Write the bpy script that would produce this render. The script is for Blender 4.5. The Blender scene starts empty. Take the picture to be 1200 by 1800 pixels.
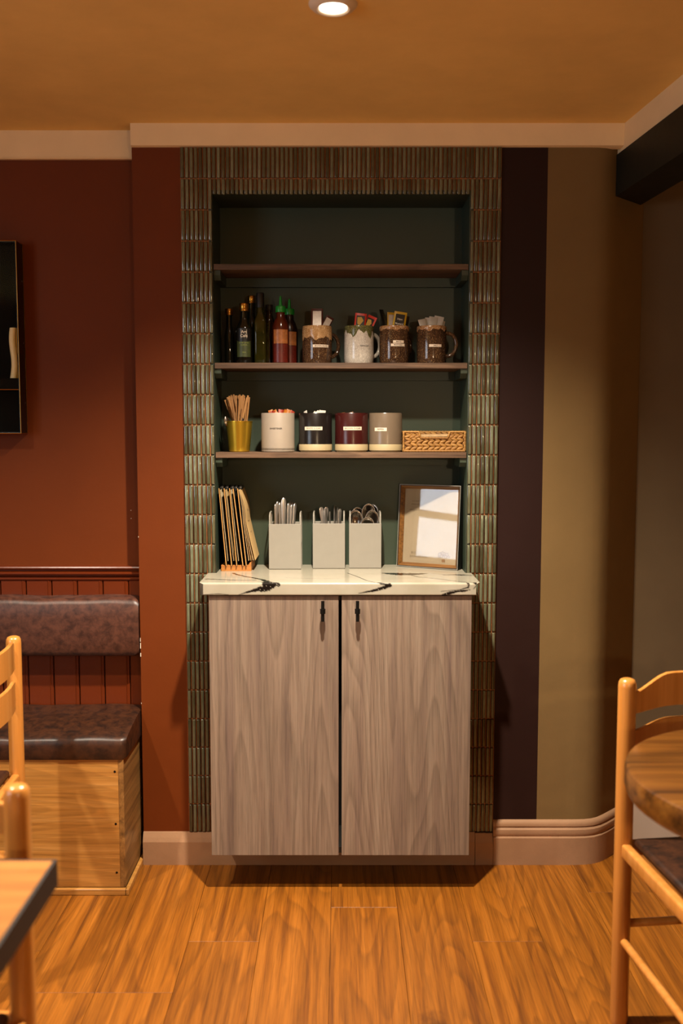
import bpy, bmesh, math, random
from mathutils import Vector, Matrix
import numpy as np
random.seed(7)
PI = math.pi
C = bpy.context.scene.collection
S = bpy.context.scene
R = math.radians

# ------------------------------------------------------------------ camera
cam = bpy.data.cameras.new('camera')
cam.sensor_fit = 'VERTICAL'; cam.sensor_height = 36; cam.lens = 34.0
cam.clip_start = 0.05
cam.dof.use_dof = True; cam.dof.focus_distance = 3.0; cam.dof.aperture_fstop = 2.6
co = bpy.data.objects.new('camera', cam); C.objects.link(co)
co.location = (0, -3.0, 1.385); co.rotation_euler = (R(90 - 4.86), 0, 0)
S.camera = co

# ------------------------------------------------------------------ light
S.view_settings.view_transform = 'Standard'; S.view_settings.look = 'None'
S.view_settings.gamma = 1.0; S.view_settings.use_curve_mapping = False
S.view_settings.exposure = 0.0
w = bpy.data.worlds.new('world'); S.world = w; w.use_nodes = True
w.node_tree.nodes['Background'].inputs[0].default_value = (0.55, 0.68, 0.9, 1)
w.node_tree.nodes['Background'].inputs[1].default_value = 0.6

def light(name, kind, loc, rot, power, col, **kw):
    l = bpy.data.lights.new(name, kind); l.energy = power; l.color = col
    for k, v in kw.items(): setattr(l, k, v)
    o = bpy.data.objects.new(name, l); C.objects.link(o); o.location = loc; o.rotation_euler = rot
    return o
WARM = (1.0, 0.87, 0.70)
MAIN_POWER, LEFT_POWER, BACK_FILL_POWER, WINDOW_POWER = 395, 185, 45, 45
PENDANT_FILL_POWER = 60
DOWNLIGHTS = [((-0.018, -0.83), MAIN_POWER), ((-1.3, -1.2), LEFT_POWER), ((-0.02, -4.4), BACK_FILL_POWER), ((1.5, -3.3), BACK_FILL_POWER)]  # last two are added, unseen downlights for ambient and ceiling bounce
# daylight coming through the window in the left wall (window_1)
light('window_daylight', 'AREA', (-2.68, -3.01, 1.62), (0, R(-90), 0), WINDOW_POWER, (0.86, 0.93, 1.0), shape='RECTANGLE', size=1.12, size_y=1.78)

# ------------------------------------------------------------------ mesh helpers
def new(): return bmesh.new()
def box(bm, x0, x1, y0, y1, z0, z1, bev=0.0, seg=2, M=None):
    r = bmesh.ops.create_cube(bm, size=1)
    vs = r['verts']
    for v in vs:
        v.co = Vector(((x0 + x1) / 2 + v.co.x * (x1 - x0), (y0 + y1) / 2 + v.co.y * (y1 - y0), (z0 + z1) / 2 + v.co.z * (z1 - z0)))
    if bev > 0:
        es = list({e for v in vs for e in v.link_edges})
        r = bmesh.ops.bevel(bm, geom=es, offset=bev, segments=seg, profile=0.5, affect='EDGES')
        vs = list({v for f in r['faces'] for v in f.verts} | {v for v in vs if v.is_valid})
    if M is not None:
        for v in vs: v.co = M @ v.co
    return vs
def ring_loft(bm, rings, cap0=True, cap1=True, closed=True):
    """rings: lists of equal length of points, joined one to the next"""
    prev = None; first = None
    for ring in rings:
        cur = [bm.verts.new(p) for p in ring]
        if prev:
            n = len(cur)
            for i in range(n if closed else n - 1):
                j = (i + 1) % n
                bm.faces.new((prev[i], prev[j], cur[j], cur[i]))
        else: first = cur
        prev = cur
    if closed and cap0: bm.faces.new(first[::-1])
    if closed and cap1: bm.faces.new(prev)
def circ(r, z, n=28, cx=0, cy=0, e=2.0, rot=0.0):
    out = []
    for i in range(n):
        a = 2 * PI * i / n + rot
        c, s = math.cos(a), math.sin(a)
        k = (abs(c) ** e + abs(s) ** e) ** (-1 / e) * r
        out.append(Vector((cx + c * k, cy + s * k, z)))
    return out
def lathe(bm, prof, n=28, cx=0, cy=0, cap0=True, cap1=True, e=2.0):
    """prof: (radius, z[, superellipse exponent])"""
    ring_loft(bm, [circ(max(p[0], 1e-4), p[1], n, cx, cy, p[2] if len(p) > 2 else e) for p in prof], cap0, cap1)
def tube(bm, pts, r, n=8, closed=False, flat=None):
    pts = [Vector(p) for p in pts]
    rs = r if isinstance(r, (list, tuple)) else [r] * len(pts)
    rings = []; m = len(pts); nrm = None
    for i, p in enumerate(pts):
        if closed: t = (pts[(i + 1) % m] - pts[i - 1])
        else: t = (pts[min(i + 1, m - 1)] - pts[max(i - 1, 0)])
        t.normalize()
        if nrm is None:
            nrm = t.cross(Vector((0, 0, 1)));
            if nrm.length < .01: nrm = t.cross(Vector((0, 1, 0)))
        nrm = (nrm - t * nrm.dot(t)).normalized()
        b = t.cross(nrm)
        f = flat or 1.0
        rings.append([p + (nrm * math.cos(2 * PI * k / n) + b * math.sin(2 * PI * k / n) * f) * rs[i] for k in range(n)])
    if closed: rings.append([v.copy() for v in rings[0]])
    ring_loft(bm, rings, not closed, not closed)
    if closed: bmesh.ops.remove_doubles(bm, verts=bm.verts, dist=1e-6)
def prism(bm, poly, axis, a, b):
    """poly: 2-D points; axis the extrusion axis"""
    def P(u, v, t): return {'x': (t, u, v), 'y': (u, t, v), 'z': (u, v, t)}[axis]
    ring_loft(bm, [[P(u, v, a) for u, v in poly], [P(u, v, b) for u, v in poly]])
def rotz(p, a): return Vector((p[0] * math.cos(a) - p[1] * math.sin(a), p[0] * math.sin(a) + p[1] * math.cos(a), p[2]))

def obj(name, bm, mat, parent=None, smooth=None, loc=None, rot=None):
    me = bpy.data.meshes.new(name)
    if isinstance(bm, bmesh.types.BMesh):
        bmesh.ops.recalc_face_normals(bm, faces=bm.faces); bm.to_mesh(me); bm.free()
    else:
        me = bm
    if mat is not None: me.materials.clear(); me.materials.append(mat)
    if smooth is not None:
        me.shade_smooth(); me.set_sharp_from_angle(angle=R(smooth))
    o = bpy.data.objects.new(name, me); C.objects.link(o)
    if parent: o.parent = parent
    if loc: o.location = loc
    if rot: o.rotation_euler = rot
    return o
def tag(o, label=None, cat=None, group=None, kind=None):
    if label: o['label'] = label
    if cat: o['category'] = cat
    if group: o['group'] = group
    if kind: o['kind'] = kind
    return o
def thing(name, label, cat, loc=(0, 0, 0), rz=0, group=None, rot=None):
    o = bpy.data.objects.new(name, None); C.objects.link(o)
    o.empty_display_size = .02
    o.location = loc; o.rotation_euler = rot or (0, 0, rz)
    return tag(o, label, cat, group)
def struct(name, bm, mat, label=None, parent=None, smooth=None):
    return tag(obj(name, bm, mat, parent, smooth), label, None, None, None if parent else 'structure')
def piece(name, me, parent, loc, rot=None, scale=None):
    o = bpy.data.objects.new(name, me); C.objects.link(o); o.parent = parent; o.location = loc
    if rot: o.rotation_euler = rot
    if scale: o.scale = scale
    return o
def mesh(bm, mat, smooth=None):
    me = bpy.data.meshes.new('piece'); bmesh.ops.recalc_face_normals(bm, faces=bm.faces); bm.to_mesh(me); bm.free()
    me.materials.append(mat)
    if smooth is not None: me.shade_smooth(); me.set_sharp_from_angle(angle=R(smooth))
    return me
def dup(root, loc, rot=None, label=None, group=None):
    r = root.copy(); C.objects.link(r); r.location = loc
    if rot: r.rotation_euler = rot
    if label: r['label'] = label
    if group: r['group'] = group
    for ch in list(root.children):
        c = ch.copy(); C.objects.link(c); c.parent = r
        for g in list(ch.children):
            d = g.copy(); C.objects.link(d); d.parent = c
    return r
def text_mesh(s, size, place, sx=1.0, mat=None, bold=0.0):
    cu = bpy.data.curves.new('lettering', 'FONT'); cu.body = s; cu.size = size
    cu.align_x = 'CENTER'; cu.align_y = 'CENTER'; cu.resolution_u = 2; cu.offset = bold
    t = bpy.data.objects.new('lettering', cu); C.objects.link(t)
    dg = bpy.context.evaluated_depsgraph_get()
    me = bpy.data.meshes.new_from_object(t.evaluated_get(dg))
    bpy.data.objects.remove(t); bpy.data.curves.remove(cu)
    for v in me.vertices: v.co = place(v.co.x * sx, v.co.y)
    me.materials.clear(); me.materials.append(mat)
    return me
def on_cyl(rad, th, z): return lambda u, v: Vector((rad * math.sin(th + u / rad), -rad * math.cos(th + u / rad), z + v))
def cyl_patch(bm, rad, th, width, z0, z1, n=6):
    a0, a1 = th - width / rad / 2, th + width / rad / 2
    rows = [[bm.verts.new((rr * math.sin(a0 + (a1 - a0) * i / n), -rr * math.cos(a0 + (a1 - a0) * i / n), z)) for i in range(n + 1)] for rr, z in ((rad - .0006, z0), (rad, z0), (rad, z1), (rad - .0006, z1))]
    for a, b in zip(rows, rows[1:]):
        for i in range(n): bm.faces.new((a[i], a[i + 1], b[i + 1], b[i]))

# ------------------------------------------------------------------ materials
def srgb(h):
    v = [int(h[i:i + 2], 16) / 255 for i in (0, 2, 4)]
    return tuple((c / 12.92 if c <= .04045 else ((c + .055) / 1.055) ** 2.4) for c in v) + (1,)
class N:
    def __init__(s, name):
        s.m = bpy.data.materials.new(name); s.m.use_nodes = True; s.t = s.m.node_tree
        s.b = s.t.nodes['Principled BSDF']
    def n(s, kind, **kw):
        o = s.t.nodes.new(kind)
        for k, v in kw.items():
            if k.startswith('i_'):
                o.inputs[k[2:].replace('_', ' ')].default_value = v
            else: setattr(o, k, v)
        return o
    def l(s, a, b): s.t.links.new(a, b)
    def ramp(s, fac, stops, interp='LINEAR'):
        r = s.n('ShaderNodeValToRGB'); r.color_ramp.interpolation = interp
        e = r.color_ramp.elements
        while len(e) < len(stops): e.new(0.5)
        for k, (p, c) in zip(e, stops): k.position = p; k.color = c
        s.l(fac, r.inputs[0]); return r.outputs[0]
    def mix(s, fac, a, b, blend='MIX'):
        m = s.n('ShaderNodeMix', data_type='RGBA', blend_type=blend)
        for sock, v in ((m.inputs[0], fac), (m.inputs[6], a), (m.inputs[7], b)):
            if hasattr(v, 'is_linked'): s.l(v, sock)
            else: sock.default_value = v
        return m.outputs[2]
    def math(s, op, a, b=0.0):
        m = s.n('ShaderNodeMath', operation=op)
        for i, v in enumerate((a, b)):
            if hasattr(v, 'is_linked'): s.l(v, m.inputs[i])
            else: m.inputs[i].default_value = v
        return m.outputs[0]
    def bump(s, h, strength=.2, dist=.002):
        b = s.n('ShaderNodeBump'); b.inputs['Strength'].default_value = strength; b.inputs['Distance'].default_value = dist
        s.l(h, b.inputs['Height']); s.l(b.outputs[0], s.b.inputs['Normal'])
    def coords(s, scale=(1, 1, 1), rand=0.0):
        tc = s.n('ShaderNodeTexCoord'); mp = s.n('ShaderNodeMapping'); mp.inputs['Scale'].default_value = scale
        s.l(tc.outputs['Object'], mp.inputs[0])
        if rand:
            oi = s.n('ShaderNodeObjectInfo')
            v = s.n('ShaderNodeVectorMath', operation='MULTIPLY'); s.l(oi.outputs['Random'], v.inputs[0]); v.inputs[1].default_value = (rand, rand * .7, rand * 1.3)
            s.l(v.outputs[0], mp.inputs['Location'])
        return mp.outputs[0]
    def noise(s, vec, scale, detail=3, rough=.5, dist=0.0):
        n = s.n('ShaderNodeTexNoise'); n.inputs['Scale'].default_value = scale; n.inputs['Detail'].default_value = detail
        n.inputs['Roughness'].default_value = rough; n.inputs['Distortion'].default_value = dist
        if vec is not None: s.l(vec, n.inputs['Vector'])
        return n.outputs[0]
def plain(name, col, rough=.5, metal=0.0, var=0.0, scale=30, bump=0.0, bscale=200, spec=None, coat=0.0):
    m = N(name); c = srgb(col) if isinstance(col, str) else col
    m.b.inputs['Roughness'].default_value = rough; m.b.inputs['Metallic'].default_value = metal
    if spec is not None: m.b.inputs['Specular IOR Level'].default_value = spec
    if coat: m.b.inputs['Coat Weight'].default_value = coat; m.b.inputs['Coat Roughness'].default_value = .1
    v = m.coords()
    if var:
        f = m.noise(v, scale, 4, .6)
        lo = tuple(x * (1 - var) for x in c[:3]) + (1,); hi = tuple(min(1, x * (1 + var)) for x in c[:3]) + (1,)
        m.l(m.ramp(f, [(.3, lo), (.7, hi)]), m.b.inputs['Base Color'])
    else: m.b.inputs['Base Color'].default_value = c
    if bump: m.bump(m.noise(v, bscale, 3, .6), bump, .001)
    return m.m
def wood(name, cols, axis='y', grain=1.0, rough=.45, rand=9.0, rings=9.0, knots=0.0, fine=.35, coat=0.0, tone=.2, stretch=7.0, line=.5):
    """cols: dark vein, mid, light; axis: the direction the grain runs"""
    m = N(name); k = {'x': 0, 'y': 1, 'z': 2}[axis]
    sc = [1.0, 1.0, 1.0]; sc[k] = 1.0 / stretch
    v = m.coords(tuple(sc), rand)
    sw = [1.0, 1.0, 1.0]; sw[k] = 1.0 / 3
    wig = m.noise(m.coords(tuple(sw), rand), 30 * grain, 2, .5)
    big = m.noise(v, 5.5 * grain, 1.5, .45)
    ringv = m.math('ADD', m.math('MULTIPLY', big, rings * 6.2832), m.math('MULTIPLY', wig, 1.6))
    saw = m.math('FRACT', m.math('MULTIPLY', ringv, 1 / 6.2832))          # growth rings: slow rise, sharp dark line
    lines = m.ramp(saw, [(0, (1, 1, 1, 1)), (.55, (.86, .86, .86, 1)), (.88, (1 - line,) * 3 + (1,)), (1, (1, 1, 1, 1))])
    sf = [1.0, 1.0, 1.0]; sf[k] = 1.0 / 40
    fv = m.coords(tuple(sf), rand)
    fineg = m.noise(fv, 330 * grain, 3, .65)
    streak = m.noise(fv, 42 * grain, 4, .65)
    d, mid, li = [srgb(c) for c in cols]
    col = m.ramp(streak, [(.28, d), (.5, mid), (.72, li)])
    col = m.mix(.75, col, lines, 'MULTIPLY')
    fc = m.ramp(fineg, [(.36, (1 - fine, 1 - fine, 1 - fine, 1)), (.55, (1, 1, 1, 1))])
    col = m.mix(1.0, col, fc, 'MULTIPLY')
    tn = m.noise(v, 3.0, 2, .5)
    col = m.mix(1.0, col, m.ramp(tn, [(.3, (1 - tone, 1 - tone, 1 - tone, 1)), (.7, (1, 1, 1, 1))]), 'MULTIPLY')
    if knots:
        s2 = [1.0, 1.0, 1.0]; s2[k] = .45
        kv = m.coords(tuple(s2), rand)
        vo = m.n('ShaderNodeTexVoronoi'); vo.inputs['Scale'].default_value = knots; m.l(kv, vo.inputs['Vector'])
        kd = m.math('ADD', vo.outputs['Distance'], m.math('MULTIPLY', m.noise(kv, 60, 3), .10))
        km = m.ramp(kd, [(.10, (.12, .07, .05, 1)), (.16, (1, 1, 1, 1))])
        col = m.mix(.8, col, km, 'MULTIPLY')
    m.l(col, m.b.inputs['Base Color']); m.b.inputs['Roughness'].default_value = rough
    if coat: m.b.inputs['Coat Weight'].default_value = coat; m.b.inputs['Coat Roughness'].default_value = .12
    m.bump(fineg, .12, .0006)
    return m.m
def leather(name, d, l, rough=.42, scale=14):
    m = N(name); v = m.coords((1, 1, 1), 3)
    f = m.noise(v, scale, 6, .68, .3)
    m.l(m.ramp(f, [(.36, srgb(d)), (.62, srgb(l))]), m.b.inputs['Base Color'])
    m.b.inputs['Roughness'].default_value = rough
    m.bump(m.noise(v, 420, 2, .5), .18, .0006); return m.m
def paint(name, col, rough=.75, mott=.06, lum=0.10):
    m = N(name); c = srgb(col); v = m.coords()
    f = m.noise(v, 5, 5, .6)
    lo = tuple(x * (1 - mott) for x in c[:3]) + (1,); hi = tuple(x * (1 + mott) for x in c[:3]) + (1,)
    m.l(m.ramp(f, [(.3, lo), (.7, hi)]), m.b.inputs['Base Color'])
    m.b.inputs['Roughness'].default_value = rough; m.b.inputs['Specular IOR Level'].default_value = .5 if rough < .5 else .2
    h = m.math('ADD', m.noise(v, 9, 3, .5), m.math('MULTIPLY', m.noise(v, 160, 2, .6), lum))
    m.bump(h, .35, .004); return m.m
def tile_mat(name):
    m = N(name)
    oi = m.n('ShaderNodeObjectInfo'); tc = m.n('ShaderNodeTexCoord'); sp = m.n('ShaderNodeSeparateXYZ'); m.l(tc.outputs['Object'], sp.inputs[0])
    v = m.coords((1, 1, .35), 7)
    base = m.ramp(oi.outputs['Random'], [(0, srgb('424230')), (.25, srgb('565a46')), (.5, srgb('666b56')), (.75, srgb('757a64')), (1, srgb('54503a'))])
    n = m.noise(v, 60, 4, .6)
    base = m.mix(1.0, base, m.ramp(n, [(.3, (.62, .60, .52, 1)), (.65, (1.08, 1.08, 1.05, 1))]), 'MULTIPLY')
    ed = m.math('MAXIMUM', m.math('MULTIPLY', m.math('ABSOLUTE', sp.outputs[0]), 1 / .0058), m.math('SUBTRACT', m.math('MULTIPLY', m.math('ABSOLUTE', sp.outputs[2]), 1 / .004), 10.4))
    ed = m.math('ADD', ed, m.math('MULTIPLY', n, .35))
    f = m.ramp(ed, [(.78, (0, 0, 0, 1)), (1.12, (1, 1, 1, 1))])
    m.l(m.mix(f, base, srgb('2c1c10')), m.b.inputs['Base Color'])
    m.b.inputs['Roughness'].default_value = .16; m.b.inputs['Coat Weight'].default_value = .4; m.b.inputs['Coat Roughness'].default_value = .06
    m.bump(n, .12, .001); return m.m
def speck_mat(name, base, dark, light, rough=.2):
    m = N(name); v = m.coords((1, 1, .6), 5)
    n1 = m.noise(v, 420, 2, .6); n2 = m.noise(v, 60, 5, .7)
    c = m.ramp(n2, [(.3, srgb(dark)), (.62, srgb(base))])
    c = m.mix(m.ramp(n1, [(.56, (0, 0, 0, 1)), (.66, (1, 1, 1, 1))]), c, srgb(light))
    m.l(c, m.b.inputs['Base Color']); m.b.inputs['Roughness'].default_value = rough
    m.bump(n1, .03, .0004); return m.m
def glass_mat(name, col, rough=.03, trans=1.0):
    m = N(name); m.b.inputs['Base Color'].default_value = srgb(col); m.b.inputs['Roughness'].default_value = rough
    m.b.inputs['Transmission Weight'].default_value = trans; m.b.inputs['IOR'].default_value = 1.47
    return m.m
def pane_mat(name, refl=1.0):
    """thin clear pane: passes light straight through and mirrors a little of the room"""
    m = N(name); t = m.t; t.nodes.remove(m.b)
    tr = m.n('ShaderNodeBsdfTransparent'); gl = m.n('ShaderNodeBsdfGlossy'); gl.inputs['Roughness'].default_value = .01
    lw = m.n('ShaderNodeLayerWeight'); lw.inputs['Blend'].default_value = .5
    mx = m.n('ShaderNodeMixShader'); f = m.math('MULTIPLY', m.math('ADD', m.math('MULTIPLY', m.math('POWER', lw.outputs['Facing'], 5.0), .9), .042), refl)
    m.l(f, mx.inputs[0]); m.l(tr.outputs[0], mx.inputs[1]); m.l(gl.outputs[0], mx.inputs[2])
    m.l(mx.outputs[0], t.nodes['Material Output'].inputs[0]); return m.m
def emit(name, col, st):
    m = N(name); m.b.inputs['Base Color'].default_value = col; m.b.inputs['Emission Color'].default_value = col
    m.b.inputs['Emission Strength'].default_value = st; return m.m

M_FLOOR = wood('oak_laminate', ('683709', '945611', 'aa671e'), 'y', 1.0, .42, 11, 20, 2.4, .26, 0, .15, 9, .36)
M_DOOR = wood('grey_ash', ('77645a', '8b7766', '9a8876'), 'z', 1.0, .5, 6, 26, 0, .24, 0, .18, 11, .34)
M_SHELF = wood('shelf_wood', ('4a3526', '6f533d', '876a50'), 'x', 2.0, .5, 5, 6, 0, .3)
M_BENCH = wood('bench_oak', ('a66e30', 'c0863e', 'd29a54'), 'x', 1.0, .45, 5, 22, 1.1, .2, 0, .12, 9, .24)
M_CHAIR = wood('beech_lacquer', ('b8762f', 'c8843c', 'd29048'), 'z', 1.0, .3, 5, 2, 0, .06, .5, .06, 7, .08)
M_TABLE = wood('table_wood', ('1c0e06', '84501a', 'a06826'), 'x', .55, .32, 5, 5, 1.6, .3, .3, .4, 6, .6)
M_TABLE2 = wood('table_oak', ('9a6230', 'b8783a', 'c88a48'), 'x', 1.0, .38, 5, 4, 0, .15, .2, .15, 7, .2)
M_STICK = wood('birch_stick', ('8a5f34', 'ab7a45', 'c08f58'), 'z', 3, .6, 5, 2, 0, .15)
M_STAND = wood('stand_wood', ('a8642a', 'c07c38', 'cd8c48'), 'x', 2, .5, 5, 2, 0, .15)
M_FRAMEWOOD = wood('frame_wood', ('4a2e14', '7a5022', '8f6430'), 'x', 3, .4, 5, 2, 0, .2)
M_PINE = paint('skirting_tan', '9e7a5c', .5, .12, .2)
M_RUST = paint('paint_rust', '662d08', .6)
M_RUSTG = paint('paint_rust_gloss', '62260a', .3, .05, .05)
M_PLUM = paint('paint_plum', '26130f', .6)
M_BEIGE = paint('paint_beige', '775f3a', .8)
M_BEIGE2 = paint('paint_olive', '62513a', .8)
M_CEIL = paint('paint_ceiling', 'f0ca7c', .85)
M_CORN = paint('paint_cornice', 'f0d4a4', .6, .05)
M_GREEN = paint('paint_green', '303c2e', .45, .05)
M_BEAM = paint('beam_black', '1c1f1a', .5)
M_ROOM = paint('paint_room', '8a6e4a', .8)
M_TILE = tile_mat('glazed_tile'); M_GROUT = plain('grout_copper', '9a6236', .8, 0, .2, 60, .3)
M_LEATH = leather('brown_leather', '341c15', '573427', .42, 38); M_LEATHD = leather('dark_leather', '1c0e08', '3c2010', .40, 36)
M_WHITE = plain('powder_coat', '8b867b', .45, 0, .03); M_STEEL = plain('steel', 'd8d2ca', .30, .9)
M_STEEL_REFL = plain('steel_dark_reflection', '8d857c', .2, 1.0)  # steel coloured darker for the dark reflection in spoon bowls
M_BLACK = plain('black_metal', '141412', .4, .6); M_BLACKP = plain('black_board', '15130f', .5, 0, .1)
M_BRASS = plain('brass', 'e0b83c', .28, .9, .05, 8); M_GOLD = plain('gold_cap', 'c08d3c', .3, 1.0)
M_PAPER = plain('paper', 'd8bd90', .85, 0, .05); M_WPAPER = plain('white_paper', 'c4bcae', .8, 0, .06); M_KRAFT = plain('kraft', 'b08040', .8, 0, .1)
M_LABEL = plain('label_strip', 'e0cdb4', .5); M_INK = plain('ink', '2a2320', .7); M_INKG = plain('faint_ink', '5e4f3a', .8)

# ------------------------------------------------------------------ room shell
YW = 0.07                                                # alcove wall behind the bench
bm = new(); box(bm, -2.75, 2.35, -5.65, .75, -.06, -.012)
floor = struct('floor', bm, plain('floor_gap', '2a1a0c', .8), 'oak laminate floor of long planks')
PW, PL = .193, 1.22
bm = new(); box(bm, -PW / 2 + .0004, PW / 2 - .0004, -PL / 2 + .0004, PL / 2 - .0004, -.012, 0, .0006, 1)
pm = mesh(bm, M_FLOOR)
ends = {0: -.481, -2: -.293, -4: -.481, -5: -.721, -6: -.721, -1: .12, -3: -1.02, 1: -.95, 2: -.2, 3: -.66}
for k in range(-16, 11):
    e = ends.get(k, -random.random() * PL)
    while e - PL < .55: e += PL
    x = .3554 + PW * (k + .5)
    if x < -2.62 or x > 2.25: continue
    y = e - PL / 2
    while y + PL / 2 > -5.5:
        piece('plank', pm, floor, (x, y, 0)); y -= PL
bm = new(); box(bm, -2.75, 2.35, -5.65, .75, 2.30, 2.36)
struct('ceiling', bm, M_CEIL, 'cream painted low ceiling')
# chimney breast: left strip (rust), right strip (plum) and the rounded right end (beige)
NL, NR, NT, NB = -.391, .388, 2.095, .178                # niche: left, right, top, back
bm = new(); box(bm, -.633, NL - .012, 0, .30, 0, 2.30)
wl = struct('wall_chimney_left', bm, M_RUST, 'rust brown painted chimney breast left of the tiles')
bm = new()
for z, h, wd in ((.72, .012, .0016), (.698, .018, .002), (.672, .012, .0022), (.52, .004, .001), (1.05, .004, .0012)):
    box(bm, -.6338, -.6335 + wd, -.0012, .002, z, z + h, .0003, 1)
tag(obj('paint_chip', bm, plain('bare_plaster', 'e0d2bf', .9), wl), 'bare white paint chips along the corner')
bm = new(); box(bm, NR + .012, .6235, 0, .30, 0, 2.30)
struct('wall_chimney_right', bm, M_PLUM, 'dark plum painted strip right of the tiles')
bm = new(); box(bm, NL - .012, NR + .012, 0, .30, NT + .012, 2.30); box(bm, NL - .012, NR + .012, 0, .3, 0, .88)
struct('wall_chimney_middle', bm, M_PLUM, 'chimney breast above and below the niche')
plan = [(.6235, 0), (.74, 0), (.775, .002), (.80, .008), (.822, .02), (.845, .04), (.965, .165), (1.02, .22), (1.02, .30), (.6235, .30)]
bm = new(); prism(bm, plan, 'z', 0, 2.30)
struct('wall_return', bm, M_BEIGE, 'beige rounded end of the chimney breast', smooth=40)
bm = new(); box(bm, .966, 2.35, .165, .40, 0, 2.30); struct('wall_recess', bm, M_BEIGE2, 'olive beige recessed wall at right')
bm = new(); box(bm, -2.75, -.632, YW, .30, 0, 2.30); wa = struct('wall_alcove', bm, M_RUST, 'rust brown alcove wall above the bench')
for cz in (1.102, 1.128): bm = new(); box(bm, -.6715, -.6690, YW - .0006, YW + .001, cz, cz + .0025, .0004, 1); tag(obj('paint_chip', bm, plain('chip_white', 'e0d2bf', .9), wa), 'tiny bare white paint chip')
bm = new(); box(bm, 2.2, 2.35, -5.65, .40, 0, 2.30); struct('wall_right', bm, M_ROOM)
bm = new(); box(bm, -2.75, 2.35, -5.65, -5.5, 0, 2.30); struct('wall_back', bm, M_ROOM)
bm = new(); WY0, WY1, WZ0, WZ1 = -3.9, -2.12, 1.06, 2.18
box(bm, -2.75, -2.6, -5.65, WY0, 0, 2.3); box(bm, -2.75, -2.6, WY1, .3, 0, 2.3)
box(bm, -2.75, -2.6, WY0, WY1, 0, WZ0); box(bm, -2.75, -2.6, WY0, WY1, WZ1, 2.3)
struct('wall_left', bm, M_ROOM)
bm = new()
for y in (WY0, -3.03, WY1 - .03): box(bm, -2.65, -2.60, y, y + .05, WZ0, WZ1, .004, 1)
for z in (WZ0 - .02, 1.365, WZ1 - .05): box(bm, -2.65, -2.601, WY0, WY1, z, z + .05, .004, 1)
win = struct('window_1', bm, plain('window_white', 'd8d0c0', .4))
bm = new(); box(bm, -2.63, -2.626, WY0 + .02, WY1 - .02, WZ0 + .02, WZ1 - .02); obj('pane', bm, pane_mat('window_glass'), win)
# niche lining
bm = new()
box(bm, NL - .012, NR + .012, NB, NB + .012, .88, NT + .012)
box(bm, NL - .012, NL, -.004, NB, .88, NT + .012); box(bm, NR, NR + .012, -.004, NB, .88, NT + .012)
box(bm, NL, NR, -.004, NB, NT, NT + .012)
struct('wall_niche', bm, M_GREEN, 'dark green painted lining of the shelved niche')
# cornices
def cornice(bm, x0, x1, yf, z0):
    prism(bm, [(yf, z0), (yf - .012, z0 + .003), (yf - .014, z0 + .03), (yf - .016, 2.30), (yf + .02, 2.30), (yf + .02, z0)], 'x', x0, x1)
bm = new(); cornice(bm, -.633, .852, 0, 2.2335); struct('trim_1', bm, M_CORN, 'cream cornice board above the tiles', smooth=30)
bm = new(); cornice(bm, -2.6, -.634, YW, 2.2155); box(bm, -2.6, -.634, YW - .018, YW, 2.2145, 2.2195, .002, 1); struct('trim_2', bm, M_CORN, 'cream cornice board over the alcove', smooth=30)
def slant(bm, x0, x1, ya, yb, z0, z1, k=.085):
    ring_loft(bm, [[(x0 - k * y, y, z0), (x1 - k * y, y, z0), (x1 - k * y, y, z1), (x0 - k * y, y, z1)] for y in (ya, yb)])
bm = new(); slant(bm, .8425, .965, -5.5, .16, 2.098, 2.221); struct('trim_3', bm, M_BEAM, 'black painted ceiling beam running to the right')
bm = new(); slant(bm, .8465, .965, -5.5, .16, 2.221, 2.30); struct('trim_4', bm, M_CORN, 'cream board above the black beam')
# skirting
bm = new(); prism(bm, [(0, 0), (-.018, 0), (-.018, .075), (-.013, .088), (-.006, .1035), (0, .1035)], 'x', -.633, .425)
struct('baseboard_left', bm, M_PINE, 'plain tan skirting under the tiles')
bm = new(); prism(bm, [(0, 0), (-.018, 0), (-.018, .072), (-.013, .085), (-.006, .1), (0, .1)], 'x', .4265, .4825)
struct('baseboard_middle', bm, M_PINE, 'short plain skirting block')
prof = [(0, 0), (.018, 0), (.018, .088), (.0165, .0905), (.0135, .092), (.0150, .096), (.0162, .104), (.0150, .114), (.0105, .119), (.0085, .1215), (.0115, .124), (.0115, .131), (.0085, .1375), (.003, .142), (0, .143)]
path = [(.4835, 0), (.74, 0), (.775, .002), (.80, .008), (.822, .02), (.845, .04), (.952, .1515)]
bm = new(); rings = []
for i, p in enumerate(path):
    a = Vector(path[max(i - 1, 0)]); b = Vector(path[min(i + 1, len(path) - 1)]); t = (b - a).normalized(); nx, ny = t.y, -t.x
    rings.append([(p[0] + nx * o, p[1] + ny * o, z) for o, z in prof])
ring_loft(bm, rings); struct('baseboard_right', bm, M_PINE, 'moulded tan skirting wrapping the rounded wall end', smooth=28)
bm = new(); box(bm, .962, 2.2, .147, .165, 0, .165, .003, 1); struct('baseboard_recess', bm, plain('skirting_pale', 'b8a898', .5), 'pale plain skirting of the recessed wall')

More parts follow.
